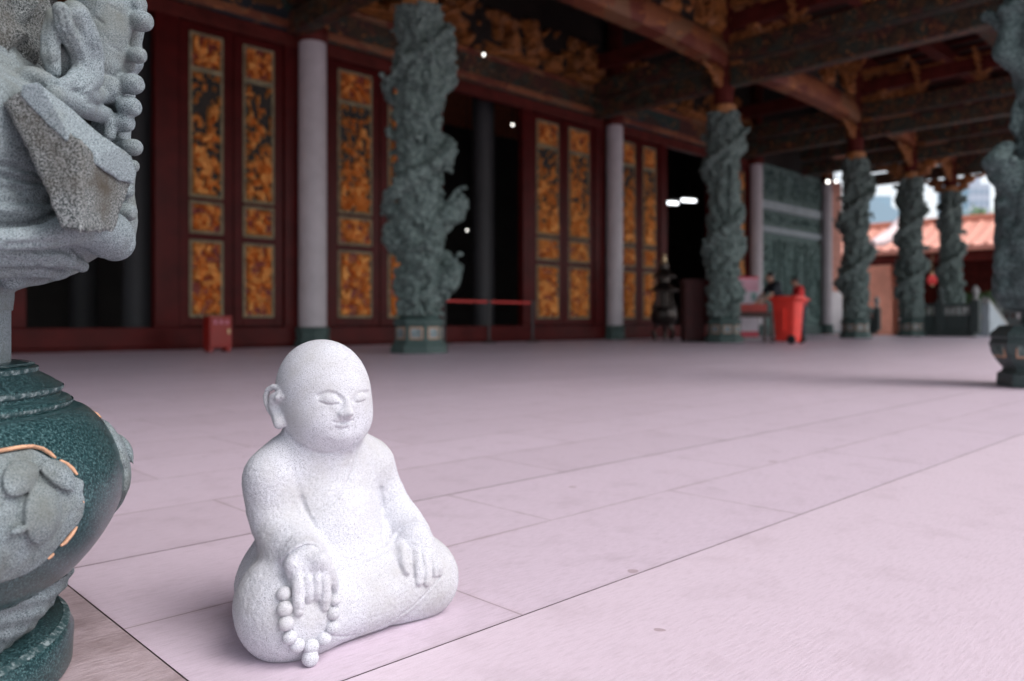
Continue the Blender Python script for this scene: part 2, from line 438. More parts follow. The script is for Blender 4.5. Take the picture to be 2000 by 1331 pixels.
    f.crease(f.trace(b([(735,520),(750,600),(770,700),(785,780)])),.0030,.004)
    f.crease(f.trace(b([(580,420),(620,350),(680,285),(760,255),(840,245),(900,270)])),.0016,.0050)
    f.crease(f.trace(b([(560,400),(605,325),(670,262),(760,232),(850,225),(915,255)])),.0034,-.0030)
    f.crease(f.trace(b([(560,500),(590,600),(640,690),(700,770)])),.004,.0025)
    # hand-chiselled skin, coarser on the robe than on the face
    x,y,z=f.whole()
    n=vnoise(x*260,y*260,z*260,3)-.5
    m=np.clip((.30-z)/.03,0,1)*.0010+.00016
    f.F+=(n*m).astype(np.float32)
    n=fbm(x*28,y*28,z*28,5,2)-.5;f.F+=(n*.0022*np.clip((.31-z)/.03,.25,1)).astype(np.float32)
    f.F=np.maximum(f.F,np.broadcast_to(-z+.0005,f.F.shape)).astype(np.float32)
    root=empty('monk_statue',ORG)
    tag(root,'small white granite statue of a bald child monk sitting cross-legged with eyes closed','statue')
    f.mesh('body',M_white,root)
    # string of beads and its tassel
    beads=[(525,650,14),(535,780,15),(545,905,14.5),(575,1025,14),(640,1095,14),(760,1100,15),(875,1035,14),(950,935,14),(960,815,13),(970,700,11.5)]
    for x,y,r in beads:
        (p,)=f.hits(a([(x,y)])) ; r=r*1.18/1556
        g=Field(p-r*1.6,p+r*1.6,.0013); g.ell(p+f.normal(p)*r*.25,(r*1.06,r,r*.98),0)
        X,Y,Z=g.whole(); g.F+=((vnoise(X*260,Y*260,Z*260,3)-.5)*.0006).astype(np.float32)
        g.mesh('prayer_bead',M_white,root)
    (p0,)=f.hits(a([(750,1120)]));p1=p0+np.array([-.002,-.003,-.022])
    g=Field(p1-.03,p1+.03,.0012); q=p1+np.array([0,-.004,-.010]); q[2]=max(q[2],.012)
    g.poly([p0+np.array([0,-.004,0]),q],[.0085,.0125],.002)
    nrm=f.normal(p0);side=np.cross(nrm,[0,0,1]);side/=np.linalg.norm(side)
    for k in (-.006,-.002,.002,.006): g.crease([q+side*k-np.array([0,.011,.008]),q+side*k*.8+np.array([0,-.013,.012])],.0013,.0035)
    g.mesh('tassel',M_white,root)
    return f
statue_field=statue()
# ------------------------------------------------------------------ the near carved column (field space: right of view, depth of view, height)
M_green=granite('polished_green_granite',(.115,.205,.21),(.005,.017,.020),370,(.020,.058,.064),.28,.15,.0006,(.40,.66),spec=.5)
M_edge=granite('scuffed_granite_edge',(.24,.29,.30),(.02,.055,.06),90,(.085,.125,.13),.7,0,.001,(.44,.64))
M_grey=granite('carved_grey_granite',(.30,.345,.365),(.05,.072,.08),560,(.175,.212,.228),.8,.5,.0014,(.36,.60),stain=(.13,.14,.125),stain_scale=9,spec=.25)
M_rough=granite('rough_hewn_granite',(.34,.36,.36),(.035,.045,.045),430,(.15,.165,.165),.95,1.0,.004,(.40,.58),stain=(.085,.075,.06),stain_scale=14,spec=.15)
M_gilt=plain('worn_orange_gilding',(.56,.31,.19),.6,.4,60)
M_pale=plain('chalk_worn_edge',(.36,.40,.41),.8,.4,60)
CC=np.array([-.935,1.05])                            # centre of the near column in (right, depth)
CW=np.array([CT*CC[1]+ST*CC[0], ST*CC[1]-CT*CC[0], 0])
RZ=TH-R_(90)
def w2c(p): return np.array([p[0]*ST-p[1]*CT, p[0]*CT+p[1]*ST, p[2]])
def Q(u,v,rad):                                      # where a sight line meets the drum of that radius
    t=(u-CX)/FPX; n=math.hypot(t,1); dx,dy=t/n,1/n
    b=dx*CC[0]+dy*CC[1]; c=CC@CC-rad*rad; disc=max(b*b-c,0)
    d=(b-math.sqrt(disc))/n
    return np.array([t*d,d,EYE-(v-HZ)/FPX*d])
def near_column():
    root=empty('carved_column',CW,RZ)                # children use field space, shifted to the column centre
    tag(root,'grey green carved column with seated figure and rock above a round lotus drum','column','carved stone columns of the porch')
    off=(-CC[0],-CC[1],0)
    # base disc
    mb=MB();mb.lathe([(.300,0),(.312,.004),(.314,.045),(.3075,.060),(.2985,.0655),(.20,.0685)],96);mb.build('base_disc',M_green,root,smooth=40)
    
    for l in ([(.2988,.0657),(.3010,.0650),(.3046,.0624),(.3078,.0604)],[(.3105,.3795),(.3128,.3826),(.3122,.3850)],[(.2982,.3995),(.3000,.4024),(.2998,.4060)],[(.2668,.4280),(.2672,.4310),(.2672,.4340)],[(.2625,.4384),(.2560,.4405)]):
        mb=MB();mb.lathe([(r+.0006,z+.0006) for r,z in l],128,caps=False);mb.build('scuffed_edge',M_edge,root,smooth=60)
    # lotus band of carved petals
    def fr(r,z,a):
        t=(z-.066)/.078; s=abs(math.sin(a*7+1.1)); s2=abs(math.sin(a*14+2.2+3*t))
        return r+math.sin(math.pi*min(1,max(0,t)))*(.012*s**.6+.004*s2-.006)+.004*(math.sin(a*41+z*190)*math.sin(a*23-z*90))
    mb=MB();prof=[(.262,.066)]+[(.262+.052*(k/22)**.8,.066+.078*k/22) for k in range(23)]+[(.30,.146)]
    mb.lathe(prof,420,fr=fr);mb.build('lotus_band',M_grey,root,smooth=60)
    # drum and mouldings
    prof=[(.305,.140),(.322,.150),(.345,.176),(.364,.205),(.377,.235),(.3825,.262),(.380,.288),(.371,.315),(.356,.343),(.338,.365),(.326,.374),(.316,.377)]
    def smooth_prof(p,n=6):
        out=[]
        for i in range(len(p)-1):
            p0,p1,p2,p3=[np.array(p[min(max(j,0),len(p)-1)]) for j in (i-1,i,i+1,i+2)]
            for k in range(n):
                t=k/n;out.append(tuple(.5*((2*p1)+(-p0+p2)*t+(2*p0-5*p1+4*p2-p3)*t*t+(-p0+3*p1-3*p2+p3)*t**3)))
        return out+[p[-1]]
    DR=smooth_prof(prof)
    mb=MB();mb.lathe(DR,128);mb.build('drum',M_green,root,smooth=60)
    mb=MB();mb.lathe([(.30,.374),(.309,.376),(.312,.382),(.309,.389),(.303,.392),(.297,.394),(.2955,.398),(.299,.402),(.2985,.408),(.292,.412),(.285,.417),(.268,.427),(.2655,.430),(.266,.4345),(.262,.438),(.248,.441),(.22,.443)],128)
    mb.build('moulding',M_green,root,smooth=50)
    mb=MB();mb.lathe([(.233,.44),(.233,.60)],64);mb.build('shaft',M_grey,root,smooth=40)
    drr=np.array([p[0] for p in DR]);drz=np.array([p[1] for p in DR])
    # leaf panels raised on the drum; outline in (arc, height)
    def rim(z): return float(np.interp(z,drz,drr))
    def on_drum(u,v):
        p=Q(u,v,.37)
        for _ in range(6): p=Q(u,v,rim(p[2]))
        return p
    pc=lambda l:[(x/2.71,840+y/2.71) for x,y in l]
    right=pc([(150,98),(195,112),(235,135),(280,165),(330,190),(372,240),(425,262),(432,290),(424,335),(436,372),(432,420),(420,470),(388,515),(345,560),(305,605),(240,680),(200,720),(120,770),(30,800)])
    pts=[on_drum(*q) for q in right]
    ang=[math.atan2(p[1]-CC[1],p[0]-CC[0]) for p in pts];zz=[p[2] for p in pts]
    amid=math.atan2(*(on_drum(-62,1000)[[1,0]]-CC[::-1]))
    poly=[(a-amid,z) for a,z in zip(ang,zz)]
    poly=poly+[(-a,z) for a,z in reversed(poly)]
    poly=np.array([(a*.37,z) for a,z in poly])
    def panel(rot,h):
        # field in a box round the panel centre
        am=amid+rot; cdir=np.array([math.cos(am),math.sin(am)])
        f=Field((.25,-.20,.12),(.415,.20,.39),h)     # local: outwards, along the arc, up
        def fn(F,x,y,z):
            rr=np.sqrt(x*x+y*y);s=np.arctan2(y,x)*.37
            px=np.broadcast_to(s,F.shape);pz=np.broadcast_to(z,F.shape)
            d=np.full(F.shape,9.,np.float32);ins=np.zeros(F.shape,bool)
            for i in range(len(poly)):
                a=poly[i-1];b=poly[i];e=b-a;wx=px-a[0];wz=pz-a[1]
                t=np.clip((wx*e[0]+wz*e[1])/(e@e+1e-9),0,1);d=np.minimum(d,(wx-e[0]*t)**2+(wz-e[1]*t)**2)
                c=(a[1]>pz)!=(b[1]>pz);ins^=c&(px<(e[0]*(pz-a[1])/(e[1] if abs(e[1])>1e-9 else 1e-9)+a[0]))
            d=np.sqrt(d)*np.where(ins,-1,1)
            R=np.interp(z.ravel(),drz,drr).reshape(z.shape)
            n=(vnoise(x*150,y*150,z*150,2)-.5)*.0022
            depth=rr-(R+.0055+n+.0025*np.clip(-d/.02,0,1))
            F=-smin(-d,-depth,.006)
            return np.maximum(F,R-.012-rr)
        f.op(fn,(.25,-.2,.12),(.415,.2,.39),0)
        L=lambda s,z,o=.012:np.array([(rim(z)+o)*math.cos(s/.37),(rim(z)+o)*math.sin(s/.37),z])
        def leaf(s0,z0,s1,z1,w,bend=0):
            ps=[];rs=[]
            for k in range(13):
                t=k/12;nx,nz=-(z1-z0),(s1-s0);o=math.sin(math.pi*t)*bend
                ps.append(L(s0+(s1-s0)*t+nx*o,z0+(z1-z0)*t+nz*o,.017));rs.append(max(.0012,w*math.sin(math.pi*min(1,t*.93+.05))**1.25))
            def g(F,x,y,z):
                d=None
                for i in range(12):
                    e=f.d_seg(x,y,z,ps[i],ps[i+1],rs[i],rs[i+1]);d=e if d is None else np.minimum(d,e)
                R=np.interp(z.ravel(),drz,drr).reshape(z.shape);rr=np.sqrt(x*x+y*y)
                return smin(F,np.maximum(d,rr-R-.0165-np.clip(-d*.55,0,.012)),.0008)
            f.op(g,np.min(ps,0)-w,np.max(ps,0)+w,.012)
            f.crease([p+np.array([.010,0,0]) for p in ps[1:]],.0024,.005)
        sg=1
        def C(u,v):
            p=on_drum(u,v);return (math.atan2(p[1]-CC[1],p[0]-CC[0])-amid)*.37,p[2]
        l1=C(*pc([(152,275)])[0]),C(*pc([(160,612)])[0]);l2=C(*pc([(150,195)])[0]),C(*pc([(335,330)])[0])
        leaf(*l1[0],*l1[1],.026);leaf(*l2[0],*l2[1],.017,.18)
        l3=C(*pc([(140,190)])[0]),C(*pc([(0,345)])[0]);leaf(*l3[0],*l3[1],.019,-.12)
        leaf(l3[1][0]-.03,l3[1][1]-.045,l3[1][0]-.03,l3[1][1]-.115,.024);leaf(l3[1][0]-.05,l3[1][1]+.01,l3[1][0]-.10,l3[1][1]-.03,.017,-.1)
        l5=C(*pc([(0,560)])[0]);leaf(l5[0],l5[1]+.004,l5[0]+.022,l5[1]+.006,.006)
        for k in range(9):                            # combed fringe on the edge
            s=C(*pc([(345+8*(k%3),330+k*17)])[0]);e=C(*pc([(425,285+k*19)])[0])
            f.crease([L(*s,.012),L(*e,.012)],.0016,.003);f.crease([L(-s[0],s[1],.012),L(-e[0],e[1],.012)],.0016,.003)
        o=f.mesh('leaf_panel',M_grey,root);o.rotation_euler=(0,0,am)
        return o
    p0=panel(0,.0022)
    for k in range(1,5):
        o=p0.copy();COL.objects.link(o);o.parent=root;o.rotation_euler=(0,0,amid+k*2*math.pi/5)
    # gilt outline: a flattened bead along parts of each outline
    def gilt(seg):
        q=[on_drum(*pt) for pt in pc(seg)]
        q=[np.array([(p[:2]-CC)[0],(p[:2]-CC)[1],p[2]]) for p in q]
        return [p*np.array([1+.006/np.hypot(p[0],p[1])]*2+[1]) for p in q]
    segs=[gilt([(-330,180),(-300,150),(-215,118),(-120,118),(-40,112),(30,100),(90,90),(150,86),(200,98),(240,122),(272,148)]),gilt([(296,160),(330,180),(360,205),(384,236)]),gilt([(384,512),(360,548),(322,596),(300,612)]),gilt([(262,655),(245,668),(232,682)]),gilt([(408,374),(418,384)])]
    for k in range(5):
        ca,sa=math.cos(k*2*math.pi/5),math.sin(k*2*math.pi/5)
        for s in segs:
            mb=MB();mb.tube([(p[0]*ca-p[1]*sa,p[0]*sa+p[1]*ca,p[2]) for p in s],[.0015]+[.0027]*(len(s)-2)+[.0015],6)
            mb.build('gilt_outline',M_gilt,root,smooth=60)
    # ---- carved part above the shaft
    RP=[(.50,.233),(.545,.236),(.565,.285),(.585,.325),(.605,.352),(.63,.362),(.66,.352),(.70,.335),(.80,.315),(.92,.30),(1.2,.30)]
    rz=np.array([p[0] for p in RP]);rr_=np.array([p[1] for p in RP])
    def body(F,x,y,z):
        rho=np.sqrt((x-CC[0])**2+(y-CC[1])**2);R=np.interp(z.ravel(),rz,rr_).reshape(z.shape)
        w=np.clip((z-.80)/.1,0,1)                     # the core shows as the drapery thins out
        R=R*(1-w)+.262*w
        return np.minimum(F,(rho-R)*.85)
    def sculpt(lo,hi,h,fine):
        f=Field(lo,hi,h,frame=w2c)
        f.op(body,lo,hi,0)
        q=lambda l,rad,push=0.0:[Q(u,v,rad) for u,v in l]
        # drapery mass at the left
        f.poly(q([(-170,300),(-60,270),(30,300),(70,390)],.305),[.05,.055,.05,.03],.03)
        f.poly(q([(-190,200),(-60,200),(20,220)],.31),[.05,.045,.035],.03)
        f.poly(q([(-60,110),(20,150),(85,135)],.27),[.02,.018,.012],.012)
        # curling cloud lip
        f.poly(q([(-200,430),(-120,462),(-50,468),(30,468),(90,462),(140,448),(180,446),(208,458)],.378),[.016,.014,.013,.013,.015,.020,.027,.034],.003)
        f.ell(Q(222,470,.37),(.029,.03,.030),.012)
        f.poly(q([(-120,500),(0,498),(80,496),(130,506),(160,520)],.335),[.016,.015,.015,.013,.008],.01)
        f.poly(q([(-120,530),(0,522),(70,522),(110,535),(150,526)],.30),[.016,.014,.013,.010,.006],.008)
        f.poly(q([(20,545),(80,540),(110,535),(140,529)],.265),[.014,.012,.010,.006],.006)
        if fine:
            g=lambda l:[(x/4.4375,280+y/4.4375) for x,y in l]
            hs=lambda l:f.trace(g(l))
            for l,w,d in (([(0,190),(110,205),(230,235),(330,270),(410,295)],.0030,.0075),([(0,280),(100,305),(200,322),(310,340),(430,352)],.0034,.0085),
                          ([(0,385),(100,398),(200,415)],.0045,.004),([(0,508),(120,515),(250,512),(350,520),(460,515)],.0034,.0085),
                          ([(0,230),(150,255),(330,290)],.006,-.002),([(0,350),(200,362),(400,390)],.008,-.003),([(0,560),(200,560),(430,555)],.008,-.003),
                          ([(0,716),(100,718),(200,712),(300,690),(400,648),(530,580)],.0028,.008),
                          ([(60,880),(180,872),(350,862),(480,856),(560,858),(640,880),(690,925),(712,970),(700,1015)],.0026,.0075),
                          ([(150,905),(300,930),(420,932),(520,930),(590,945),(635,985),(645,1020)],.0026,.0075),
                          ([(560,880),(640,915),(675,965),(675,1010)],.0022,.005),
                          ([(0,1000),(100,1020),(220,1042),(330,1036),(420,1025),(505,1012)],.0028,.008),
                          ([(0,1045),(150,1075),(300,1062),(420,1045),(470,1030)],.0026,.006),
                          ([(300,1135),(345,1150),(325,1180),(300,1200)],.0022,.005),([(350,1130),(395,1150),(375,1180),(350,1200)],.0022,.005),
                          ([(120,1160),(160,1150),(150,1175)],.004,.006),([(640,1030),(600,1060),(500,1080),(430,1075)],.0026,.005)):
                f.crease(hs(l),w,d*.85)
            h=lambda l:[(x/4.4375,y/4.4375) for x,y in l]
            for l in ([(0,430),(60,455),(100,470)],[(0,545),(120,590),(180,640),(240,770)],[(0,620),(120,700),(200,730)]):
                f.crease(f.trace(h(l)),.004,.005)
        # seated figure
        f.poly([Q(192,-30,.315),Q(197,20,.32),Q(196,70,.325),Q(190,120,.325),Q(176,165,.325)],[.042,.041,.039,.036,.030],.012)
        f.poly(q([(228,16),(238,60),(230,105),(216,135)],.345),[.012,.014,.011,.010],.006)      # arm
        f.poly(q([(205,-35),(200,-12)],.335),[.03,.022],.008)                                     # chin and neck
        f.ell(Q(205,172,.345),(.025,.026,.024),.006)                                              # knee
        f.poly(q([(108,186),(150,205),(200,226)],.345),[.013,.0145,.0135],.004)                   # shin
        f.poly(q([(205,226),(214,240),(213,264)],.352),[.0125,.0115,.0085],.004)                  # foot
        f.ell(Q(93,168,.325),(.017,.017,.014),.004)
        f.ell(Q(62,152,.315),(.022,.02,.014),.01)
        f.poly(q([(165,160),(150,172),(175,188),(195,185)],.347),[.018,.016,.014,.012],.006)
        # hanging sleeve with its rolled hem
        f.poly(q([(118,20),(125,50),(142,85),(155,110),(158,138),(142,160),(118,168)],.345),[.010,.0115,.012,.0125,.0125,.0115,.008],.002)
        f.poly(q([(146,30),(160,70),(172,110),(172,150)],.348),[.019,.021,.021,.019],.006)
        f.poly(q([(105,32),(98,70),(98,110),(104,140)],.325),[.011,.0115,.012,.010],.003)
        f.poly(q([(116,60),(112,100),(122,140)],.32),[.009,.012,.010],.006)
        if fine:
            hh=lambda l:f.trace(h(l),3.0)
            for l,w,d in (([(395,150),(385,330),(410,560)],.003,.004),([(500,340),(520,450),(490,560)],.0022,.005),([(755,140),(775,270),(795,430)],.0014,.0045),([(800,150),(825,280),(845,430)],.0014,.0045),([(840,430),(860,560),(880,640)],.003,.003),
                          ([(970,400),(1060,465)],.0013,.004),([(885,625),(950,650),(1005,670)],.0018,.005),([(745,900),(830,905),(900,945)],.0018,.004),
                          ([(820,150),(860,180),(895,205)],.0016,.004),([(960,60),(1030,90),(1065,140)],.0016,.003),([(600,90),(610,170)],.002,.002),
                          ([(530,690),(600,690),(650,640),(640,500),(590,380),(520,270),(490,120)],.0013,.0034),
                          ([(510,740),(600,745),(690,690),(712,560),(680,450),(620,330),(570,220),(545,80)],.0013,.0034),
                          ([(540,760),(620,800),(720,780),(790,740)],.0022,.004),([(560,790),(650,830),(760,810)],.002,.003)):
                f.crease(hh(l),max(w,.0017),d*.9)
            A=[(490,120),(520,270),(590,380),(640,500),(648,620),(600,690),(520,700)];B=[(545,80),(570,220),(640,350),(700,490),(705,620),(640,730),(520,745)]
            n=22
            def at(L,t):
                t=t*(len(L)-1);i=min(int(t),len(L)-2);t-=i;return (L[i][0]*(1-t)+L[i+1][0]*t,L[i][1]*(1-t)+L[i+1][1]*t)
            for k in range(n):                        # zigzag pattern of the hem
                a,b=(A,B) if k%2 else (B,A)
                for o in (0,.35): f.crease(hh([at(a,(k+o)/n),at(b,min(1,(k+1+o*.6)/n))]),.0010,.0026)
        # rock on which the figure sits: its pale upper face
        top=[(50,178),(76,174),(130,215),(190,262),(250,300),(271,340),(262,362),(228,352),(150,300),(80,235),(45,196)]
        ta,tb=w2c(P(40,200,1.03)),w2c(P(255,346,1.03));tn=np.array([-(tb-ta)[2],(tb-ta)[0]]);tn/=np.linalg.norm(tn)
        slab(f,top,1.03,.11,.004,.004,tilt=(ta,tb,tn))
        # knobs of the dragon's mane behind
        for u,v,r,d in ((268,8,21,1.235),(280,42,20,1.225),(272,108,17,1.225),(254,128,12,1.24),(262,164,21,1.22),(258,209,20,1.22),(246,240,18,1.225),(264,288,17,1.225),(262,325,13,1.225),(248,372,17,1.235),(252,414,19,1.225)):
            r0=r*d/FPX;c=w2c(P(u-4,v,d));m0=w2c(P(u-20,v-3,d+.012));e=w2c(P(u-48,v+(-9 if r>18 else 7),d+.03))
            f.poly([e,m0,c],[r0*1.0,r0*.72,r0*.80],.008);f.ell(c+np.array([.001,-.002,-.001]),(r0*1.2,r0*1.0,r0*.88),.006);f.ell(w2c(P(u+r*.95,v+r*.25,d-.004)),(r0*.35,r0*.9,r0*.9),.006,sub=True)
        for l in ([(262,20),(252,80),(258,120)],[(250,60),(244,120),(238,180)],[(236,190),(232,260),(234,330)],[(238,330),(240,380),(243,430),(240,470)]):
            f.poly([w2c(P(u,v,1.262)) for u,v in l],.018,.012)
        x,y,z=f.whole()
        f.F+=((vnoise(x*230,y*230,z*230,4)-.5)*.0007+(fbm(x*30,y*30,z*30,8,2)-.5)*.004).astype(np.float32)
        return f
    def slab(f,pts,d,th,k,near=0.0,tilt=None):
        W=[w2c(P(u,v,d)) for u,v in pts];p2=np.array([(p[0],p[2]) for p in W])
        def fn(F,x,y,z):
            px=np.broadcast_to(x+(y-d)*.58,F.shape);pz=np.broadcast_to(z-(y-d)*.22,F.shape);dd=np.full(F.shape,9.,np.float32);ins=np.zeros(F.shape,bool)
            for i in range(len(p2)):
                a=p2[i-1];b=p2[i];e=b-a;wx=px-a[0];wz=pz-a[1]
                t=np.clip((wx*e[0]+wz*e[1])/(e@e+1e-9),0,1);dd=np.minimum(dd,(wx-e[0]*t)**2+(wz-e[1]*t)**2)
                c=(a[1]>pz)!=(b[1]>pz);ins^=c&(px<(e[0]*(pz-a[1])/(e[1] if abs(e[1])>1e-9 else 1e-9)+a[0]))
            dd=np.sqrt(dd)*np.where(ins,-1,1)
            fr=(.985+.9*(px+.622)+near)-y+(0 if tilt is None else .9*np.maximum((px-tilt[0][0])*tilt[2][0]+(pz-tilt[0][2])*tilt[2][1],0));fr=-fr
            dd=-smin(-dd,-np.broadcast_to(fr,F.shape),.012);dd=np.maximum(dd,-fr-th)
            return smin(F,dd,k)
        lo=np.min(W,0)-np.array([.12,.10,.06]);hi=np.max(W,0)+np.array([.12,.26,.10])
        f.op(fn,lo,hi,.01)
    f=sculpt((-.80,.82,.515),(-.495,1.36,1.03),.0024,True)
    f.mesh('figure_carving',M_grey,root,off)
    g=Field((-.80,.92,.55),(-.50,1.28,.92),.0024,frame=w2c)
    slab(g,[(18,212),(32,196),(47,190),(110,240),(170,292),(222,330),(258,344),(250,372),(236,400),(216,446),(170,440),(118,428),(95,370),(60,290)],1.03,.12,.003,.0)
    x,y,z=g.whole();g.F+=((fbm(x*150,y*150,z*150,6,3)-.5)*.009).astype(np.float32)
    g.mesh('rock',M_rough,root,off)
    mb=MB();pr=[(.262,.80)]+[(.285+.006*math.sin(i*2.1),.86+i*.02) for i in range(9)]+[(.285,1.06)]
    mb.lathe(pr,90,fr=lambda r,z,a:r+.004*math.sin(a*23+z*130)+.004*math.sin(a*37-z*90));mb.build('core',M_rough,root,smooth=60)
    f2=sculpt((-1.40,.56,.50),(-.80,1.54,1.03),.007,False)
    f2.mesh('back_carving',M_grey,root,off)
    return root
near_col=near_column()
# ------------------------------------------------------------------ materials of the hall
M_red=plain('dark_red_lacquer',(.072,.0060,.0058),.38,.25,2.5,b=.1)
M_red2=plain('deep_red_timber',(.10,.018,.014),.5,.35,3)
for _m in (M_red,M_red2): _m.node_tree.nodes['Principled BSDF'].inputs['Specular IOR Level'].default_value=.13
M_dark=plain('dark_timber',(.022,.014,.011),.7,.4,2)  # near-black brown timber tone
M_goldr=plain('gilt_relief',(1.0,.38,.115),.38,.35,26,metal=.9)  # tone mottle paints in highlights as well as gilding wear
M_redback=plain('red_relief_ground',(.20,.025,.012),.6,.3,10)
M_blackback=plain('dark_fretwork_ground',(.02,.013,.010),.6,.3,10)
M_border=plain('pale_green_moulding',(.26,.22,.13),.6,.3,6)
M_pillar=plain('pale_plastered_stone',(.56,.51,.54),.55,.10,2.2)
M_colst=granite('weathered_dragon_stone',(.27,.335,.315),(.045,.062,.058),22,(.135,.180,.168),.85,.5,.02,(.33,.66),spec=.2)
M_ped=granite('green_pedestal_stone',(.105,.16,.148),(.03,.052,.05),60,(.062,.10,.092),.6,.2,.004,(.36,.62))
M_inlay=plain('pale_blue_inlay',(.20,.25,.26),.5,.45,14)
M_beam=painted('painted_orange_beam',[(.20,.055,.025),(.26,.085,.035),(.15,.03,.015),(.22,.10,.05)],1.6,.6,(1,1,1.6),.62)
M_beam2=painted('painted_gold_patterned_beam',[(.03,.02,.012),(.05,.03,.015),(.03,.04,.03),(.06,.02,.015)],4.5,.6,(1,1,1),.60)
M_frz=painted('painted_frieze',[(.02,.04,.034),(.07,.018,.013),(.12,.05,.02),(.02,.028,.036),(.045,.018,.012)],1.3,.6,(1,1,1.4),.62)
M_ceil=painted('dark_ceiling',[(.020,.013,.010),(.03,.016,.011),(.015,.012,.010)],1.2,.8,(1,1,1),.70)  # dark brown tones with a sparse gold pattern
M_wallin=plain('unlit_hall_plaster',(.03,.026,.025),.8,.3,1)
M_greyin=plain('grey_upright_tone',(.055,.055,.06),.6,.1,1)
YW=14.4
hall=empty('temple_hall',(8.26,YW,0));tag(hall,'temple hall with dark red doors, gilt panels and painted beams under its porch roof','temple')
HO=(-8.26,-YW,0)
def part(mb,name,mats,parent=None,smooth=None):
    o=mb.build(name,mats,parent or hall,HO if (parent is None or parent is hall) else (0,0,0),smooth=smooth);return o
def relief(w,h,step,seed,thr=.47,amp=.06,dens=0.0,sc=6.0):
    """carved relief standing on the plane y=0 facing -y; returns verts, faces, material ids (1 gold, 2 ground)"""
    nx=max(3,int(w/step));nz=max(3,int(h/step))
    X,Z=np.meshgrid(np.linspace(0,w,nx+1),np.linspace(0,h,nz+1),indexing='ij')
    a=fbm(X*sc+seed*3.7,Z*sc*.8+seed*1.3,np.full_like(X,seed*.77),2,4)
    b=np.abs(fbm(X*sc*1.3+9+seed,Z*sc*1.1+4,np.full_like(X,seed*.31),6,2)-.5)*2
    n=a*.75+.25*(1-b)+dens*(.5-Z/h)
    thr=float(np.quantile(n,thr));n[0,:]=n[-1,:]=n[:,0]=n[:,-1]=0
    t=np.clip((n-thr)/.13,0,1);Y=-amp*np.sqrt(t)*(.55+.45*fbm(X*sc*4,Z*sc*4,np.full_like(X,3.3+seed),9,2)*1.6)
    vs=np.stack([X,Y,Z],-1).reshape(-1,3);fs=[];mi=[]
    for i in range(nx):
        for j in range(nz):
            fs.append((i*(nz+1)+j,(i+1)*(nz+1)+j,(i+1)*(nz+1)+j+1,i*(nz+1)+j+1))
            mi.append(0 if max(t[i,j],t[i+1,j],t[i,j+1],t[i+1,j+1])>.12 else 1)
    return vs,fs,mi
# ------------------------------------------------------------------ facade
PZ=[(.61,1.97,'low'),(2.14,2.68,'small'),(2.80,5.08,'tall'),(5.13,5.75,'small')]
def door(x0,x1,seed):
    c=(x0+x1)/2;pw=(x1-x0)*(.57 if x1-x0<1.15 else .635);p0,p1=c-pw/2,c+pw/2
    mb=MB()
    mb.box(x0+.008,x1-.008,YW+.03,YW+.09,.42,5.93)
    zs=[.42]+[z for a,b,_ in PZ for z in (a-.03,b+.03)]+[5.93]
    mb.box(x0+.008,p0-.03,YW-.005,YW+.028,.42,5.93,b=.012);mb.box(p1+.03,x1-.008,YW-.005,YW+.028,.42,5.93,b=.012)
    for a,b in zip(zs[::2],zs[1::2]):
        if b-a>.03: mb.box(p0-.028,p1+.028,YW-.003,YW+.027,a+.002,b-.002,b=.008)
    d=part(mb,'door',M_red)
    for k,(a,b,kind) in enumerate(PZ):
        m=MB();e=.02
        for q in ((p0-.026,p1+.026,a-.026,a+e),(p0-.026,p1+.026,b-e,b+.026),(p0-.026,p0+e,a+e,b-e),(p1-e,p1+.026,a+e,b-e)):
            m.box(q[0],q[1],YW-.016,YW+.026,q[2],q[3],0,b=.012)
        vs,fs,mi=relief(p1-p0-2*e,b-a-2*e,.021,seed*7+k,{'tall':.50,'low':.36,'small':.36}[kind],.085,.16 if kind=='tall' else 0.0,{'tall':11,'low':11,'small':12}[kind])
        vs=vs+np.array([p0+e,YW+.018,a+e]);n0=len(m.v)
        m.add(vs,fs);m.m[-len(fs):]=[1+i for i in mi]
        o=m.build('gilt_panel',[M_border,M_goldr,M_blackback if kind=='tall' else M_redback],d)
    return d
WCX=[8.26,17.9,25.9,31.6]                              # wall pillars
doors=[(5.67,6.685),(6.69,7.71),(8.75,10.0),(10.01,11.26),(14.69,15.935),(15.945,17.19),(18.26,19.285),(19.29,20.31),(23.45,24.5),(24.52,25.6),(.55,1.7),(1.74,2.9)]
for i,(a,b) in enumerate(doors): door(a,b,i+1)
mb=MB()                                                # jambs and door heads
for x0,x1 in ((2.92,3.27),(5.24,5.66),(7.72,8.02),(8.52,8.74),(11.27,11.72),(14.35,14.68),(17.20,17.62),(18.14,18.25),(20.32,20.68),(23.1,23.43),(25.62,25.75)):
    mb.box(x0,x1,YW-.05,YW+.14,.40,5.95,b=.015)
part(mb,'door_jamb',M_red);
mb=MB();mb.box(-9,26.05,YW-.04,YW+.16,5.952,6.22,b=.02);part(mb,'door_head',M_red2)
mb=MB();mb.box(-9,26.05,YW-.07,YW+.18,.06,.40,b=.02);mb.box(-9,26.05,YW+.0,YW+.16,.0,.058);part(mb,'threshold',M_red)
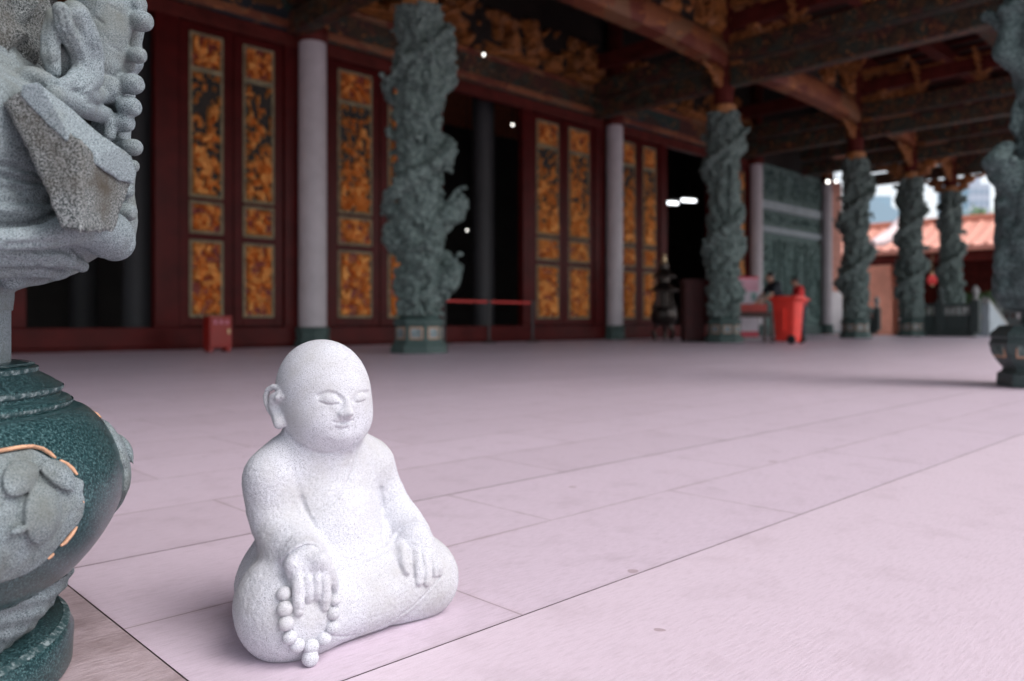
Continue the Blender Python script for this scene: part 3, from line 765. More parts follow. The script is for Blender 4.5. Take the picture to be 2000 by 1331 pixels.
for i,(x0,x1) in enumerate(((-1.0,7.9),(8.62,17.55),(18.25,25.6))):
    mb=MB();mb.box(x0,x1,YW-.10,YW+.2,6.224,7.05,b=.03);part(mb,'painted_frieze',[M_frz if i!=1 else M_beam2])
    mb=MB();mb.box(x0,x1,YW-.16,YW-.102,6.26,6.42,b=.02);mb.box(x0,x1,YW-.16,YW-.102,6.88,7.02,b=.02);part(mb,'frieze_moulding',M_beam)
    vs,fs,mi=relief(x1-x0,1.15,.06,31+i,.45,.32,.1,2.6)
    mb=MB();mb.add(vs+np.array([x0,YW-.05,7.055]),fs);mb.m=list(mi);part(mb,'gilt_carving',[plain('dim_gilding',(.34,.125,.034),.5,.5,5),M_dark])
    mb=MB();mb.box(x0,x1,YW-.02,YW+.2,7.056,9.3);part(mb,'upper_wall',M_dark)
# hall inside: far wall, side walls and floor-to-roof uprights kept in the dark
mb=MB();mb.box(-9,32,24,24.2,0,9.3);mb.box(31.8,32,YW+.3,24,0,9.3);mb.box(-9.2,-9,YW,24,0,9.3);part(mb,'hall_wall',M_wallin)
mb=MB();mb.box(26.05,33.3,YW+.28,YW+.5,0,9.3);part(mb,'end_wall',M_dark)
for x,y in ((14.2,15.7),(5.45,15.7),(22.0,17.2),(13.4,21),(6.0,21)):  # the two nearest stand in for grey reflections in the door glass
    mb=MB();mb.lathe([(.36,0),(.36,.2),(.30,.25),(.30,9.2)],28,c=(x,y,0));part(mb,'hall_upright',M_greyin,smooth=40)
# ------------------------------------------------------------------ roof, ceiling and beams
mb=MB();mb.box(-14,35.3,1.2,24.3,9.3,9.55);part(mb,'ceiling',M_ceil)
M_tile=plain('orange_glazed_tile',(.42,.13,.06),.4,.25,6)
mb=MB()
def slope(mb,a,b,c,d,t): # quad with thickness
    v=[a,b,c,d];mb.add(v+[(p[0],p[1],p[2]+t) for p in v],[(0,1,2,3),(7,6,5,4),(0,4,5,1),(1,5,6,2),(2,6,7,3),(3,7,4,0)])
slope(mb,(-14,1.15,8.9),(35.3,1.15,8.9),(37.9,-1.1,8.1),(-14,-1.1,8.1),.25)  # unseen eave, its height and overhang set to shape the porch light
slope(mb,(35.32,1.15,8.9),(35.32,24,8.9),(37.6,24,7.75),(37.6,-1.05,7.75),.25)
slope(mb,(-14,-1.15,8.37),(37.9,-1.15,8.37),(34,11,15.5),(-14,11,15.5),.3)
slope(mb,(37.7,24.3,8.02),(-14,24.3,8.02),(-14,11.05,15.5),(34,11.05,15.5),.3)
part(mb,'roof',M_tile)
CXS=[7.92,17.2,24.9,29.6,33.8];YR=10.3;YO=1.5
xs=[-2.2]+CXS
for a,b in zip(xs[:-1],xs[1:]):
    a+=.22;b-=.22
    mb=MB();n=18;vs=[];fs=[]
    ring=[(-.20,0),(-.26,.12),(-.27,.30),(-.24,.50),(-.16,.60),(.16,.60),(.24,.50),(.27,.30),(.26,.12),(.20,0)]
    for i in range(n+1):
        t=i/n;x=a+(b-a)*t;z=6.62+.16*(1-abs(2*t-1)**3)
        vs+=[(x,YR+y,z+q) for y,q in ring]
    k=len(ring)
    for i in range(n):
        for j in range(k): fs.append((i*k+j,i*k+(j+1)%k,(i+1)*k+(j+1)%k,(i+1)*k+j))
    fs+=[tuple(range(k)),tuple(range(n*k,n*k+k))];mb.add(vs,fs);part(mb,'arched_beam',M_beam,smooth=50)
    vs,fs,mi=relief(b-a,.95,.07,int(a*3)+50,.5,.2,0,2.8)
    mb=MB();mb.add(vs+np.array([a,YR-.08,7.42]),fs);mb.m=list(mi);mb.box(a,b,YR-.07,YR+.07,7.42,8.37,1)
    part(mb,'carved_frieze',[bpy.data.materials['dim_gilding'],M_dark])
for Y,z0,z1 in ((YR,8.4,8.8),(5.9,7.55,8.1),(3.7,8.3,8.7),(8.1,8.3,8.7),(12.3,7.9,8.4),(YO,6.55,7.35),(YO,7.6,8.3)):
    mb=MB();mb.box(-14,34.1,Y-.18,Y+.18,z0,z1,b=.05);part(mb,'purlin',M_beam2 if z0<8 else M_red2)
for x in [-2.2]+CXS:
    for z0,z1,w,m in ((6.15,6.60,.17,M_beam2),(6.72,7.18,.21,M_beam2),(7.5,7.9,.16,M_red2)):
        for y0,y1 in ((YO+.25,YR-.25),(YR+.25,YW-.12)):
            mb=MB();mb.box(x-w,x+w,y0,y1,z0,z1,b=.04);part(mb,'cross_beam',m)
mb=MB();mb.box(33.62,33.98,YO,YR,6.62,7.3,b=.05);mb.box(33.7,33.9,YO,YW,7.3,9.2);part(mb,'gable_beam',M_beam2)
mb=MB()
for k in range(60): mb.box(-13.8+k*.82,-13.66+k*.82,1.25,14.2,9.18,9.29)
part(mb,'rafters',M_red2)
# gilt bracket wings under the beams at each column head
def wing():
    f=Field((0,-.14,5.25),(1.35,.14,6.17),.03)
    f.poly([(.1,0,5.45),(.35,0,5.75),(.75,0,5.98),(1.2,0,6.08)],[.13,.15,.12,.06],.05)
    f.poly([(.1,0,5.9),(.6,0,6.06)],[.14,.09],.05)
    f.poly([(.28,0,5.42),(.5,0,5.6),(.46,0,5.74)],[.05,.07,.05],.05)
    x,y,z=f.whole();f.F+=((fbm(x*7,y*7,z*7,5,2)-.5)*.16).astype(np.float32)
    return f
wf=wing();wo=wf.mesh('bracket_wing',plain('bracket_gilding',(.31,.115,.034),.5,.6,4),hall);first=True
for ci,x in enumerate(CXS):
    for k in range(4):
        if ci==0 or (ci<3 and k%2): continue
        o=wo if first else wo.copy()
        if not first: COL.objects.link(o);o.parent=hall
        first=False
        a=k*math.pi/2;o.rotation_euler=(0,0,a);q=.62 if ci<3 else .85;o.scale=(q,q,q);o.location=(x-8.26+.16*math.cos(a),YR-YW+.16*math.sin(a),6.14*(1-q)+(.52 if k%2==0 else .0))
def block_stack():
    mb=MB()
    for i,(w,z) in enumerate(((.30,6.2),(.52,6.64),(.80,7.2),(1.15,7.66),(1.45,8.05))):
        mb.box(-w,w,-.10,.10,z,z+.2,b=.03);mb.box(-.10,.10,-w,w,z+.003,z+.203,b=.03)
        for s in (-1,1):
            mb.box(s*w-.13,s*w+.13,-.13,.13,z+.205,z+.36,b=.04);mb.box(-.13,.13,s*w-.13,s*w+.13,z+.205,z+.36,b=.04)
    return mb
bs=None
for x in CXS:
    for y in (YR,):
        if bs is None: bs=part(block_stack(),'bracket_block',bpy.data.materials['bracket_gilding']);o=bs
        else: o=bs.copy();COL.objects.link(o);o.parent=hall
        o.location=(x-8.26,y-YW,0)
for a,b in zip(xs[:-1],xs[1:]):
    n=max(2,int((b-a)/1.25))
    for k in range(1,n):
        o=bs.copy();COL.objects.link(o);o.parent=hall;o.scale=(.42,.42,.42);o.location=(a+(b-a)*k/n-8.26,YR-YW-.30,4.85)
for y in (3.4,5.0,6.8,8.4):
    for x in (17.2,24.9,29.6):
        o=bs.copy();COL.objects.link(o);o.parent=hall;o.scale=(.42,.42,.36);o.location=(x-8.26-.1,y-YW,4.98)
# ------------------------------------------------------------------ pale wall pillars
def wall_pillar(x,r,label):
    root=empty('wall_pillar',(x,YW-.18,0));tag(root,label,'pillar','pale pillars along the hall front')
    mb=MB();mb.lathe([(r*1.28,0),(r*1.30,.03),(r*1.30,.12),(r*1.2,.15),(r*1.22,.30),(r*1.30,.33),(r*1.25,.38),(r*1.0,.40)],8,a0=math.pi/8);mb.build('base',M_ped,root,smooth=30)
    mb=MB();mb.lathe([(r,.40),(r,3.2),(r*.98,6.06)],36,caps=False);mb.build('shaft',M_pillar,root,smooth=40)
    mb=MB();mb.lathe([(r*1.04,6.06),(r*1.12,6.10),(r*1.12,6.35),(r*1.0,6.4),(r*.98,9.2)],28);mb.build('red_head',M_red2,root,smooth=40)
    mb=MB();mb.lathe([(r*1.13,6.36),(r*1.17,6.39),(r*1.17,6.43),(r*1.0,6.46)],28);mb.build('gilt_collar',bpy.data.materials['bracket_gilding'],root,smooth=40)
for x,r,l in ((WCX[0],.275,'pale stone pillar on a green base just behind the monk statue head'),(WCX[1],.24,'pale stone pillar between pairs of gilt doors, left of the dark incense burner'),
              (WCX[2],.23,'pale stone pillar beside the pink poster and left of the carved stone wall'),(WCX[3],.20,'slim pale pillar at the right end of the carved stone wall')): wall_pillar(x,r,l)
# ------------------------------------------------------------------ dragon columns of the inner row
def dragon_shaft(seed,h=.020,spec=None,z0=.60,z1=5.55,R=.36):
    f=Field((-.74,-.74,z0-.02),(.74,.74,z1+.02),h)
    def body(F,x,y,z):
        rho=np.sqrt(x*x+y*y);a=np.arctan2(y,x)
        n=fbm(np.cos(a)*2.6+0*z,np.sin(a)*2.6+0*z,z*2.2+0*x,seed,3);c=np.abs(n-.5)*2
        R2=R+.12*(n-.5)*2+.05*(c<.18)-.04
        e=np.minimum(z-z0,z1-z)
        return np.maximum((rho-R2)*.7,-e)
    f.op(body,(-.74,-.74,z0),(.74,.74,z1),0)
    rs=random.Random(seed);pts=[];rr=[];n=90
    for i in range(n+1):
        t=i/n;a=seed*1.3+t*2*math.pi*2.3;rad=R+.06+.02+.05*math.sin(t*31+seed);pts.append((rad*math.cos(a),rad*math.sin(a),z0+.25+(z1-z0-.5)*t));rr.append(0.125*(.55+.45*math.sin(math.pi*min(1,t*1.15)))+.0)
    f.poly(pts,rr,.04)
    for i in range(6,n,5):                             # dorsal fins and claws
        p=np.array(pts[i]);o=p/np.hypot(p[0],p[1])*np.array([1,1,0]);f.poly([p+o*.05,p+o*.15+np.array([0,0,.08])],[.05,.02],.02)
    for k in range(9):
        a=rs.uniform(0,6.28);z=rs.uniform(z0+.4,z1-.4);d=np.array([math.cos(a),math.sin(a),0]);t=np.array([-math.sin(a),math.cos(a),0])
        f.poly([d*R+np.array([0,0,z]),d*(R+.10)+t*.12+np.array([0,0,z+.1]),d*(R+.09)+t*.24+np.array([0,0,z-.02])],[.07,.055,.035],.03)
    for a,z,l in (spec or []):
        d=np.array([math.cos(a),math.sin(a),0])
        f.poly([d*.25+np.array([0,0,z-.28]),d*(.36+l*.5)+np.array([0,0,z-.12]),d*(.36+l)+np.array([0,0,z+.10])],[.19,.17,.10],.05)
        for j in range(4): f.poly([d*(.30+l*.3*j/2)+np.array([0,0,z-.25+.1*j]),d*(.36+l*(.35+.2*j))+np.array([0,0,z+.02+.1*j])],[.075,.035],.03)
        f.ell(d*(.34+l*.3)+np.array([0,0,z-.08]),(.15,.15,.13),.05)
    x,y,z=f.whole();f.F+=((fbm(x*9,y*9,z*9,seed+3,2)-.5)*.16).astype(np.float32)
    return f
def column_parts(root,f,panels=True,shaft=None):
    mb=MB();mb.lathe([(.475,0),(.48,.02),(.47,.10),(.43,.16),(.40,.19),(.395,.44),(.42,.46),(.425,.53),(.34,.58),(.30,.62)],8,a0=math.pi/8);p=mb.build('pedestal',M_ped,root)
    if panels:
        for k in range(8):
            a=k*math.pi/4;q=MB();q.box(.352,.372,-.105,.105,.225,.415,0,b=.006);q.box(.36,.378,-.085,.085,.245,.395,1,b=.004);o=q.build('inlay_panel',[M_gilt,M_inlay],p,rz=a)
    if f is not None: o=f.mesh('dragon_carving',M_colst,root)
    else: o=shaft.copy();COL.objects.link(o);o.parent=root
    mb=MB();mb.lathe([(.30,5.5),(.31,5.52),(.31,5.60),(.27,5.62),(.29,5.66),(.29,5.72),(.24,5.75)],24);mb.build('gilt_collar',plain('collar_gilding',(.42,.17,.05),.5,.3,6) if 'collar_gilding' not in bpy.data.materials else bpy.data.materials['collar_gilding'],root,smooth=40)
    mb=MB();mb.lathe([(.235,5.7),(.235,9.2)],24);mb.build('red_post',M_red2,root,smooth=40)
    return o
GRP='carved stone columns of the porch'
cr=math.atan2(-CT,ST)                                   # direction to the right of the picture
s1=s2=None
for i,(x,l) in enumerate(zip(CXS,('tall dragon carved column with jutting crests, left of the wide open doorway','tall green dragon carved column right of the dark incense burner, beside the pink poster',
        'dark dragon carved column between the orange brick pier and the tiled gallery roof','dark dragon carved column standing behind the left end of the stone balustrade','farthest and slimmest looking dragon carved column, behind the middle of the stone balustrade'))):
    root=empty('carved_column',(x,YR,0));tag(root,l,'column',GRP)
    if i==0: column_parts(root,dragon_shaft(3,.0175,[(cr,2.35,.34),(cr-.35,1.25,.34),(cr+.25,4.55,.14),(cr+.1,5.0,.12),(cr+math.pi,1.95,.12)]))
    elif i==1: s1=column_parts(root,dragon_shaft(8,.020,[(cr+.3,2.4,.14),(cr+.2,4.9,.08)]))
    elif i==2: s2=column_parts(root,dragon_shaft(14,.022,[(cr,4.6,.15),(cr,4.9,.1)]))
    elif i==3: o=column_parts(root,None,True,s1);o.rotation_euler=(0,0,2.0)
    else: o=column_parts(root,None,True,s2);o.rotation_euler=(0,0,4.0)
# ------------------------------------------------------------------ outer column at the right
def outer_column():
    root=empty('carved_column',(7.25,YO,0));tag(root,'dark carved column standing on an octagonal drum with framed panels at the right edge','column',GRP)
    mb=MB();mb.lathe([(.36,0),(.365,.02),(.36,.10),(.33,.115),(.32,.14)],8,a0=.25);mb.build('plinth',M_ped2,root)
    mb=MB();mb.lathe([(.32,.14),(.36,.19),(.40,.26),(.415,.33),(.40,.37),(.415,.385),(.40,.42),(.37,.445),(.35,.47),(.22,.49)],8,a0=.25);dm=mb.build('drum',M_ped2,root)
    for k in range(8):
        a=.25+math.pi/8+k*math.pi/4;q=MB();q.box(.362,.378,-.10,.10,.225,.335,0,b=.006);q.box(.37,.384,-.085,.085,.24,.32,1,b=.004)
        q.build('carved_panel',[M_gilt,M_colst],dm,rz=a)
    mb=MB();mb.lathe([(.20,.48),(.20,3.6),(.20,9)],24);mb.build('shaft',M_colst2,root,smooth=40)
    d=np.array([math.cos(cr+math.pi),math.sin(cr+math.pi),0]);z_=lambda z:np.array([0,0,z])   # d: left of the picture
    fw=np.array([-CT,-ST,0])
    f=Field((-.62,-.62,.55),(.62,.62,3.9),.0155)
    RP=[(.55,.10),(.60,.30),(.70,.37),(1.0,.37),(1.35,.36),(1.6,.34),(1.72,.29),(1.8,.25),(2.3,.25),(2.45,.28),(2.6,.30),(3.2,.30),(3.9,.32)]
    def b(F,x,y,z):
        R=np.interp(z.ravel(),[p[0] for p in RP],[p[1] for p in RP]).reshape(z.shape);rho=np.sqrt(x*x+y*y);a=np.arctan2(y,x)
        n=fbm(np.cos(a)*2+0*z,np.sin(a)*2+0*z,z*3+0*x,21,3);return (rho-R-.10*(n-.5))*.7
    f.op(b,(-.62,-.62,.55),(.62,.62,3.9),0)
    f.poly([d*.15+z_(1.45),d*.36+z_(1.62),d*.43+z_(1.74),d*.36+z_(1.84)],[.16,.12,.09,.05],.05)   # dragon head
    f.poly([d*.30+z_(1.5),d*.40+z_(1.42)],[.06,.04],.03);f.ell(d*.36+fw*.1+z_(1.72),(.04,.04,.04),.02)
    for k in range(3):                                  # scrolls
        c=d*(.10-.1*k)+fw*.34+z_(.85+.28*k);pts=[]
        for i in range(26):
            t=i/25*3.6*math.pi;r=.015+.010*t;pts.append(c+d*r*math.cos(t)+z_(r*math.sin(t)))
        f.poly(pts,.028,.015)
    f.poly([d*.36+z_(.75),d*.38+z_(1.0),d*.33+z_(1.25)],[.05,.06,.05],.03)
    f.poly([d*.16+z_(1.75),d*.30+z_(2.0),d*.27+z_(2.2),d*.14+z_(2.42)],[.035,.03,.03,.05],.03)    # pierced loop
    f.poly([d*.2+z_(2.45),d*.36+z_(2.58),d*.30+z_(2.75),d*.36+z_(2.9)],[.10,.08,.07,.06],.04)
    for k in range(7):
        a=k*.9;q=np.array([math.cos(a),math.sin(a),0]);f.poly([q*.28+z_(2.5+.17*k),q*.42+z_(2.6+.17*k)],[.08,.04],.04)
    x,y,z=f.whole();f.F+=((fbm(x*11,y*11,z*11,7,2)-.5)*.07).astype(np.float32)
    f.mesh('dragon_carving',M_colst2,root)
M_ped2=granite('dark_pedestal_stone',(.10,.14,.135),(.02,.032,.032),120,(.05,.075,.072),.45,.2,.003,(.36,.62))
M_colst2=granite('dark_dragon_stone',(.14,.19,.185),(.02,.034,.034),60,(.06,.09,.088),.7,.4,.008,(.35,.64),spec=.3)
outer_column()
# upper part of the near column, out of the frame
f=Field((-.52,-.52,.98),(.52,.52,6.2),.03)
def b(F,x,y,z):
    rho=np.sqrt(x*x+y*y);a=np.arctan2(y,x);n=fbm(np.cos(a)*2.2+0*z,np.sin(a)*2.2+0*z,z*2.5+0*x,33,3)
    return (rho-.24-.16*np.clip((z-1.05)/.3,0,1)*(n-.3))*.7
f.op(b,(-.52,-.52,.98),(.52,.52,6.2),0)
f.poly([((.26+.05*math.sin(i))*math.cos(i*.35),(.26+.05*math.sin(i))*math.sin(i*.35),1.35+i*.085) for i in range(56)],.09,.04)
f.mesh('dragon_carving',M_grey,near_col)
mb=MB();mb.lathe([(.23,.98),(.23,9)],24);mb.build('core',M_rough,near_col,smooth=40)
# ------------------------------------------------------------------ terrace floor of chiselled slabs
def floor_mat(name,base,dark,chisel_rot=0.0,joints=True,chis=.35,st=.52,sa=.5,ca=.5):
    m,nt,B,co=new_mat(name)
    n1=noise(nt,co,.55,4,.6);n2=noise(nt,co,420,3,.75);n3=noise(nt,co,7,5,.65)
    mid=tuple((a*2+b)/3 for a,b in zip(base,dark))
    c=ramp(nt,n2,[(.36,mid),(.62,base)])
    c=mixc(nt,ramp(nt,n1,[(.35,(0,0,0)),(.75,(.55,.55,.55))]),c,mid)
    c=mixc(nt,ramp(nt,n3,[(st,(0,0,0)),(st+.28,(sa,sa,sa))]),c,dark)
    mp=N(nt,'ShaderNodeMapping');mp.inputs['Rotation'].default_value=(0,0,chisel_rot);mp.inputs['Scale'].default_value=(1,7,1);nt.links.new(co,mp.inputs[0])
    ch=noise(nt,mp.outputs[0],26,3,.7)
    c=mixc(nt,ramp(nt,ch,[(.45,(0,0,0)),(.75,(ca,ca,ca))]),c,dark)
    sp=noise(nt,co,19,0,.5);c=mixc(nt,ramp(nt,sp,[(.86,(0,0,0)),(.868,(.45,.45,.45))]),c,(.20,.11,.10))
    if joints:
        mp=N(nt,'ShaderNodeMapping');mp.inputs['Location'].default_value=(-.45,-.96,0);nt.links.new(co,mp.inputs[0])
        bk=N(nt,'ShaderNodeTexBrick',Scale=1.0);bk.offset=.5
        bk.inputs['Brick Width'].default_value=1.02;bk.inputs['Row Height'].default_value=.41;bk.inputs['Mortar Size'].default_value=.0022;bk.inputs['Mortar Smooth'].default_value=.3
        bk.inputs['Color1'].default_value=(0,0,0,1);bk.inputs['Color2'].default_value=(1,1,1,1);bk.inputs['Bias'].default_value=0
        nt.links.new(mp.outputs[0],bk.inputs['Vector'])
        c=mixc(nt,ramp(nt,bk.outputs['Color'],[(0,(0,0,0)),(1,(.22,.22,.22))]),c,dark)
        f=noise(nt,co,3,3);fm=nt.nodes.new('ShaderNodeMath');fm.operation='MULTIPLY';nt.links.new(bk.outputs['Fac'],fm.inputs[0])
        nt.links.new(ramp(nt,f,[(.3,(.2,.2,.2)),(.65,(.75,.75,.75))]),fm.inputs[1])
        c=mixc(nt,fm.outputs[0],c,(.13,.075,.07))
        b2=N(nt,'ShaderNodeTexBrick',Scale=1.0);b2.offset=.5
        b2.inputs['Brick Width'].default_value=1.02;b2.inputs['Row Height'].default_value=.41;b2.inputs['Mortar Size'].default_value=.016;b2.inputs['Mortar Smooth'].default_value=1.0
        nt.links.new(mp.outputs[0],b2.inputs['Vector']);g2=nt.nodes.new('ShaderNodeMath');g2.operation='MULTIPLY';nt.links.new(b2.outputs['Fac'],g2.inputs[0])
        nt.links.new(ramp(nt,noise(nt,co,4.3,5,.7),[(.42,(0,0,0)),(.72,(.4,.4,.4))]),g2.inputs[1]);c=mixc(nt,g2.outputs[0],c,(.24,.17,.17))
        bb=bump(nt,B,bk.outputs['Fac'],-.5,.004)
        bump(nt,B,ch,chis,.0025,bb)
    else: bump(nt,B,ch,chis,.003)
    nt.links.new(c,B.inputs['Base Color']);B.inputs['Roughness'].default_value=.46;B.inputs['Specular IOR Level'].default_value=.4
    return m
M_fl=floor_mat('rosy_granite_paving',(.69,.575,.675),(.40,.32,.37))
M_fl2=floor_mat('rosy_granite_kerb_slab',(.71,.595,.685),(.46,.37,.42),joints=False,chis=.25)
M_fl3=floor_mat('brown_chiselled_slab',(.56,.45,.49),(.22,.16,.16),R_(90),False,1.0,.42,.7,.65)
M_gap=plain('dirt_in_the_joints',(.085,.055,.052),.9)
mb=MB();g=.0013
def q(x0,x1,y0,y1,mi,z=0.0): mb.add([(x0,y0,z),(x1,y0,z),(x1,y1,z),(x0,y1,z)],[(0,1,2,3)],mi)
q(-14,31,1.782,24.2,0);q(.45+g,31,.96+g,1.778,0);q(-14,-.38,.96,1.778,0)
q(.45+g,31,-1.6,.96-g,1);q(-.376,.45-g,1.0,1.778,2);q(-14,.45-g,-1.6,.957,1)
q(-14,31,-1.6,24.2,3,-.006)
for x0,x1,y0,y1 in ((-14,31,-1.62,-1.6),(31,31.02,-1.62,24.2)): mb.box(x0,x1,y0,y1,-.5,-.0005,1)
fl=mb.build('floor',[M_fl,M_fl2,M_fl3,M_gap]);tag(fl,kind='structure')
M_gr=plain('pale_forecourt_paving',(.38,.34,.355),.8,.12,.6)
mb=MB();mb.add([(-900,-900,-.32),(1200,-900,-.32),(1200,900,-.32),(-900,900,-.32)],[(0,1,2,3)]);tag(mb.build('ground',M_gr),kind='structure')
# ------------------------------------------------------------------ red wheelie bin
M_bin=plain('red_bin_plastic',(.85,.05,.032),.42,.10,4);M_blk=plain('black_rubber',(.02,.02,.022),.6,.2,9)
def bin_():
    root=empty('wheelie_bin',(17.3,8.7,0));tag(root,'bright red plastic wheelie bin with closed lid and black wheels standing on the porch floor','bin')
    mb=MB();vs=[]
    for z,hx,hy in ((.05,.19,.235),(.10,.195,.24),(.80,.235,.285),(.95,.245,.30),(.955,.27,.325),(1.0,.27,.325)):
        for k in range(24):
            a=2*math.pi*k/24;c,s=math.cos(a),math.sin(a);e=.28
            vs.append((hx*math.copysign(abs(c)**e,c),hy*math.copysign(abs(s)**e,s),z))
    fs=[(j*24+k,j*24+(k+1)%24,(j+1)*24+(k+1)%24,(j+1)*24+k) for j in range(5) for k in range(24)]+[tuple(range(23,-1,-1)),tuple(range(120,144))]
    mb.add(vs,fs);mb.box(-.28,-.23,-.05,.05,.30,.80,0,b=.01);mb.build('body',M_bin,root,smooth=40)
    mb=MB();mb.box(-.29,.29,-.36,.34,1.003,1.05,0,b=.02);mb.box(-.25,.25,-.30,.30,1.05,1.09,0,b=.02);mb.build('lid',M_bin,root,smooth=40)
    mb=MB();mb.tube([(-.22,-.33,.98),(-.22,-.42,1.0),(.22,-.42,1.0),(.22,-.33,.98)],.018,8);mb.build('handle',M_bin,root,smooth=60)
    for s in (-1,1):
        mb=MB();mb.lathe([(.02,-.028),(.09,-.028),(.10,-.018),(.10,.018),(.09,.028),(.02,.028)],28);w=mb.build('wheel',M_blk,root,(s*.235,-.20,.10),smooth=40);w.rotation_euler=(0,R_(90),0)
    mb=MB();mb.tube([(-.21,-.20,.10),(.21,-.20,.10)],.014,8);mb.build('axle',M_blk,root,smooth=60)
bin_()
# ------------------------------------------------------------------ table, red box, poster, cabinet, burner
M_wood=plain('dark_stained_wood',(.05,.022,.017),.5,.3,5)
root=empty('table',(18.25,10.15,0),RZ);tag(root,'dark wooden table standing behind the red wheelie bin','table')
mb=MB();mb.box(-.48,.48,-.32,.32,.70,.745,b=.01);mb.build('tabletop',M_wood,root)
mb=MB()
for s in (-1,1): mb.box(-.42,.42,s*.26-.015,s*.26+.015,.61,.698);mb.box(s*.42-.015,s*.42+.015,-.25,.25,.61,.698)
mb.build('apron',M_wood,root)
for a in (-1,1):
    for b_ in (-1,1): m=MB();m.box(a*.42-.03,a*.42+.03,b_*.26-.03,b_*.26+.03,0,.608,b=.006);m.build('leg',M_wood,root)
root=empty('donation_box',(18.22,10.18,.746),RZ);tag(root,'low red box lying on the dark table','box')
mb=MB();mb.box(-.33,.38,-.2,.2,.0,.17,b=.012);mb.build('body',plain('dull_red_box',(.33,.03,.02),.5,.2,5),root);mb=MB();mb.box(-.35,.40,-.22,.22,.172,.20,b=.008);mb.build('lid',plain('dull_red_lid',(.42,.05,.03),.5,.2,5),root)
M_pink=plain('pink_poster_print',(.80,.42,.52),.5,.12,3);M_wht=plain('pale_poster_paper',(.80,.74,.80),.5,.08,3);M_rose=plain('red_poster_edge',(.75,.10,.14),.5,.1,3);M_teal=plain('teal_poster_print',(.25,.45,.42),.5,.2,9)
root=empty('roll_up_poster',(19.5,10.98,0),RZ-.1);tag(root,'pink and white roll-up poster standing behind the dark table','poster')
mb=MB();mb.box(-.31,.31,-.004,.004,.09,1.72);mb.build('sheet',M_wht,root)
mb=MB();mb.box(-.31,.31,-.009,-.0045,1.32,1.66);mb.build('upper_print',M_pink,root)
mb=MB();mb.box(-.31,.31,-.010,-.0045,1.661,1.72);mb.build('red_border',M_rose,root);mb=MB();mb.box(-.31,.31,-.010,-.0045,.09,.24);mb.build('red_border',M_rose,root)
mb=MB();mb.box(.12,.25,-.008,-.0045,1.08,1.28);mb.build('printed_picture',M_teal,root)
mb=MB();mb.box(-.33,.33,-.10,.10,0,.085,b=.02);mb.tube([(0,.05,.085),(0,.02,1.70)],.012,8);mb.build('stand',plain('brushed_metal',(.35,.33,.34),.4,.1,6,metal=.7),root)
M_cab=plain('dark_cabinet_lacquer',(.050,.006,.006),.7,.3,4)
root=empty('cabinet',(17.2,11.2,0),RZ);tag(root,'dark red wooden cabinet left of the dragon column base','cabinet')
mb=MB();mb.box(-.24,.26,-.25,.25,.06,1.5,b=.015);mb.build('body',M_cab,root);mb=MB();mb.box(-.27,.29,-.29,.29,1.502,1.56,b=.012);mb.build('top',M_cab,root);mb=MB();mb.box(-.22,.24,-.23,.23,0,.058);mb.build('foot',M_dark,root)
mb=MB();mb.box(-.21,.0,-.27,-.251,.14,1.42,b=.008);mb.build('door',M_cab,root);mb=MB();mb.box(.02,.23,-.27,-.251,.14,1.42,b=.008);mb.build('door',M_cab,root)
M_brz=plain('dark_bronze',(.06,.05,.045),.3,.4,14,metal=.8);M_brs=plain('brass_fitting',(.55,.42,.25),.3,.2,9,metal=.8)
root=empty('incense_burner',(18.7,13.1,0));tag(root,'tall dark bronze pagoda-shaped incense burner standing before the dark side doorway','incense burner')
for k in range(3):
    a=k*2.094+.5;mb=MB();mb.tube([(.20*math.cos(a),.20*math.sin(a),.42),(.32*math.cos(a),.32*math.sin(a),.22),(.26*math.cos(a),.26*math.sin(a),0)],[.07,.055,.06],10);mb.build('leg',M_brz,root,smooth=60)
mb=MB();mb.lathe([(.10,.38),(.28,.42),(.36,.56),(.38,.72),(.33,.86),(.36,.90),(.36,.94),(.26,.95)],36);bowl=mb.build('bowl',M_brz,root,smooth=45)
for s in (-1,1): mb=MB();mb.tube([(s*.34,0,.80),(s*.46,0,.86),(s*.48,0,1.02),(s*.42,0,1.10)],[.04,.035,.035,.03],10);mb.build('handle',M_brz,bowl,smooth=60)
mb=MB()
for k in range(6):
    a=k*math.pi/3;mb.tube([(.22*math.cos(a),.22*math.sin(a),.95),(.22*math.cos(a),.22*math.sin(a),1.36)],.025,8)
mb.lathe([(.13,.95),(.13,1.36)],20);mb.build('lantern_cage',M_brz,root,smooth=40)
for i,(z,r) in enumerate(((1.36,.42),(1.74,.34))):
    mb=MB();mb.lathe([(r,z),(r*1.02,z+.04),(r*.7,z+.13),(r*.45,z+.24),(r*.4,z+.26)],6);mb.build('tier_roof',M_brz,root)
    mb=MB();mb.lathe([(r*.4,z+.26),(r*.4,z+.38)],18);mb.build('tier',M_brz,root,smooth=40)
mb=MB();mb.lathe([(.14,2.12),(.07,2.18),(.09,2.24),(.05,2.30),(.07,2.36),(.015,2.44)],18);mb.build('finial',M_brs,root,smooth=60)
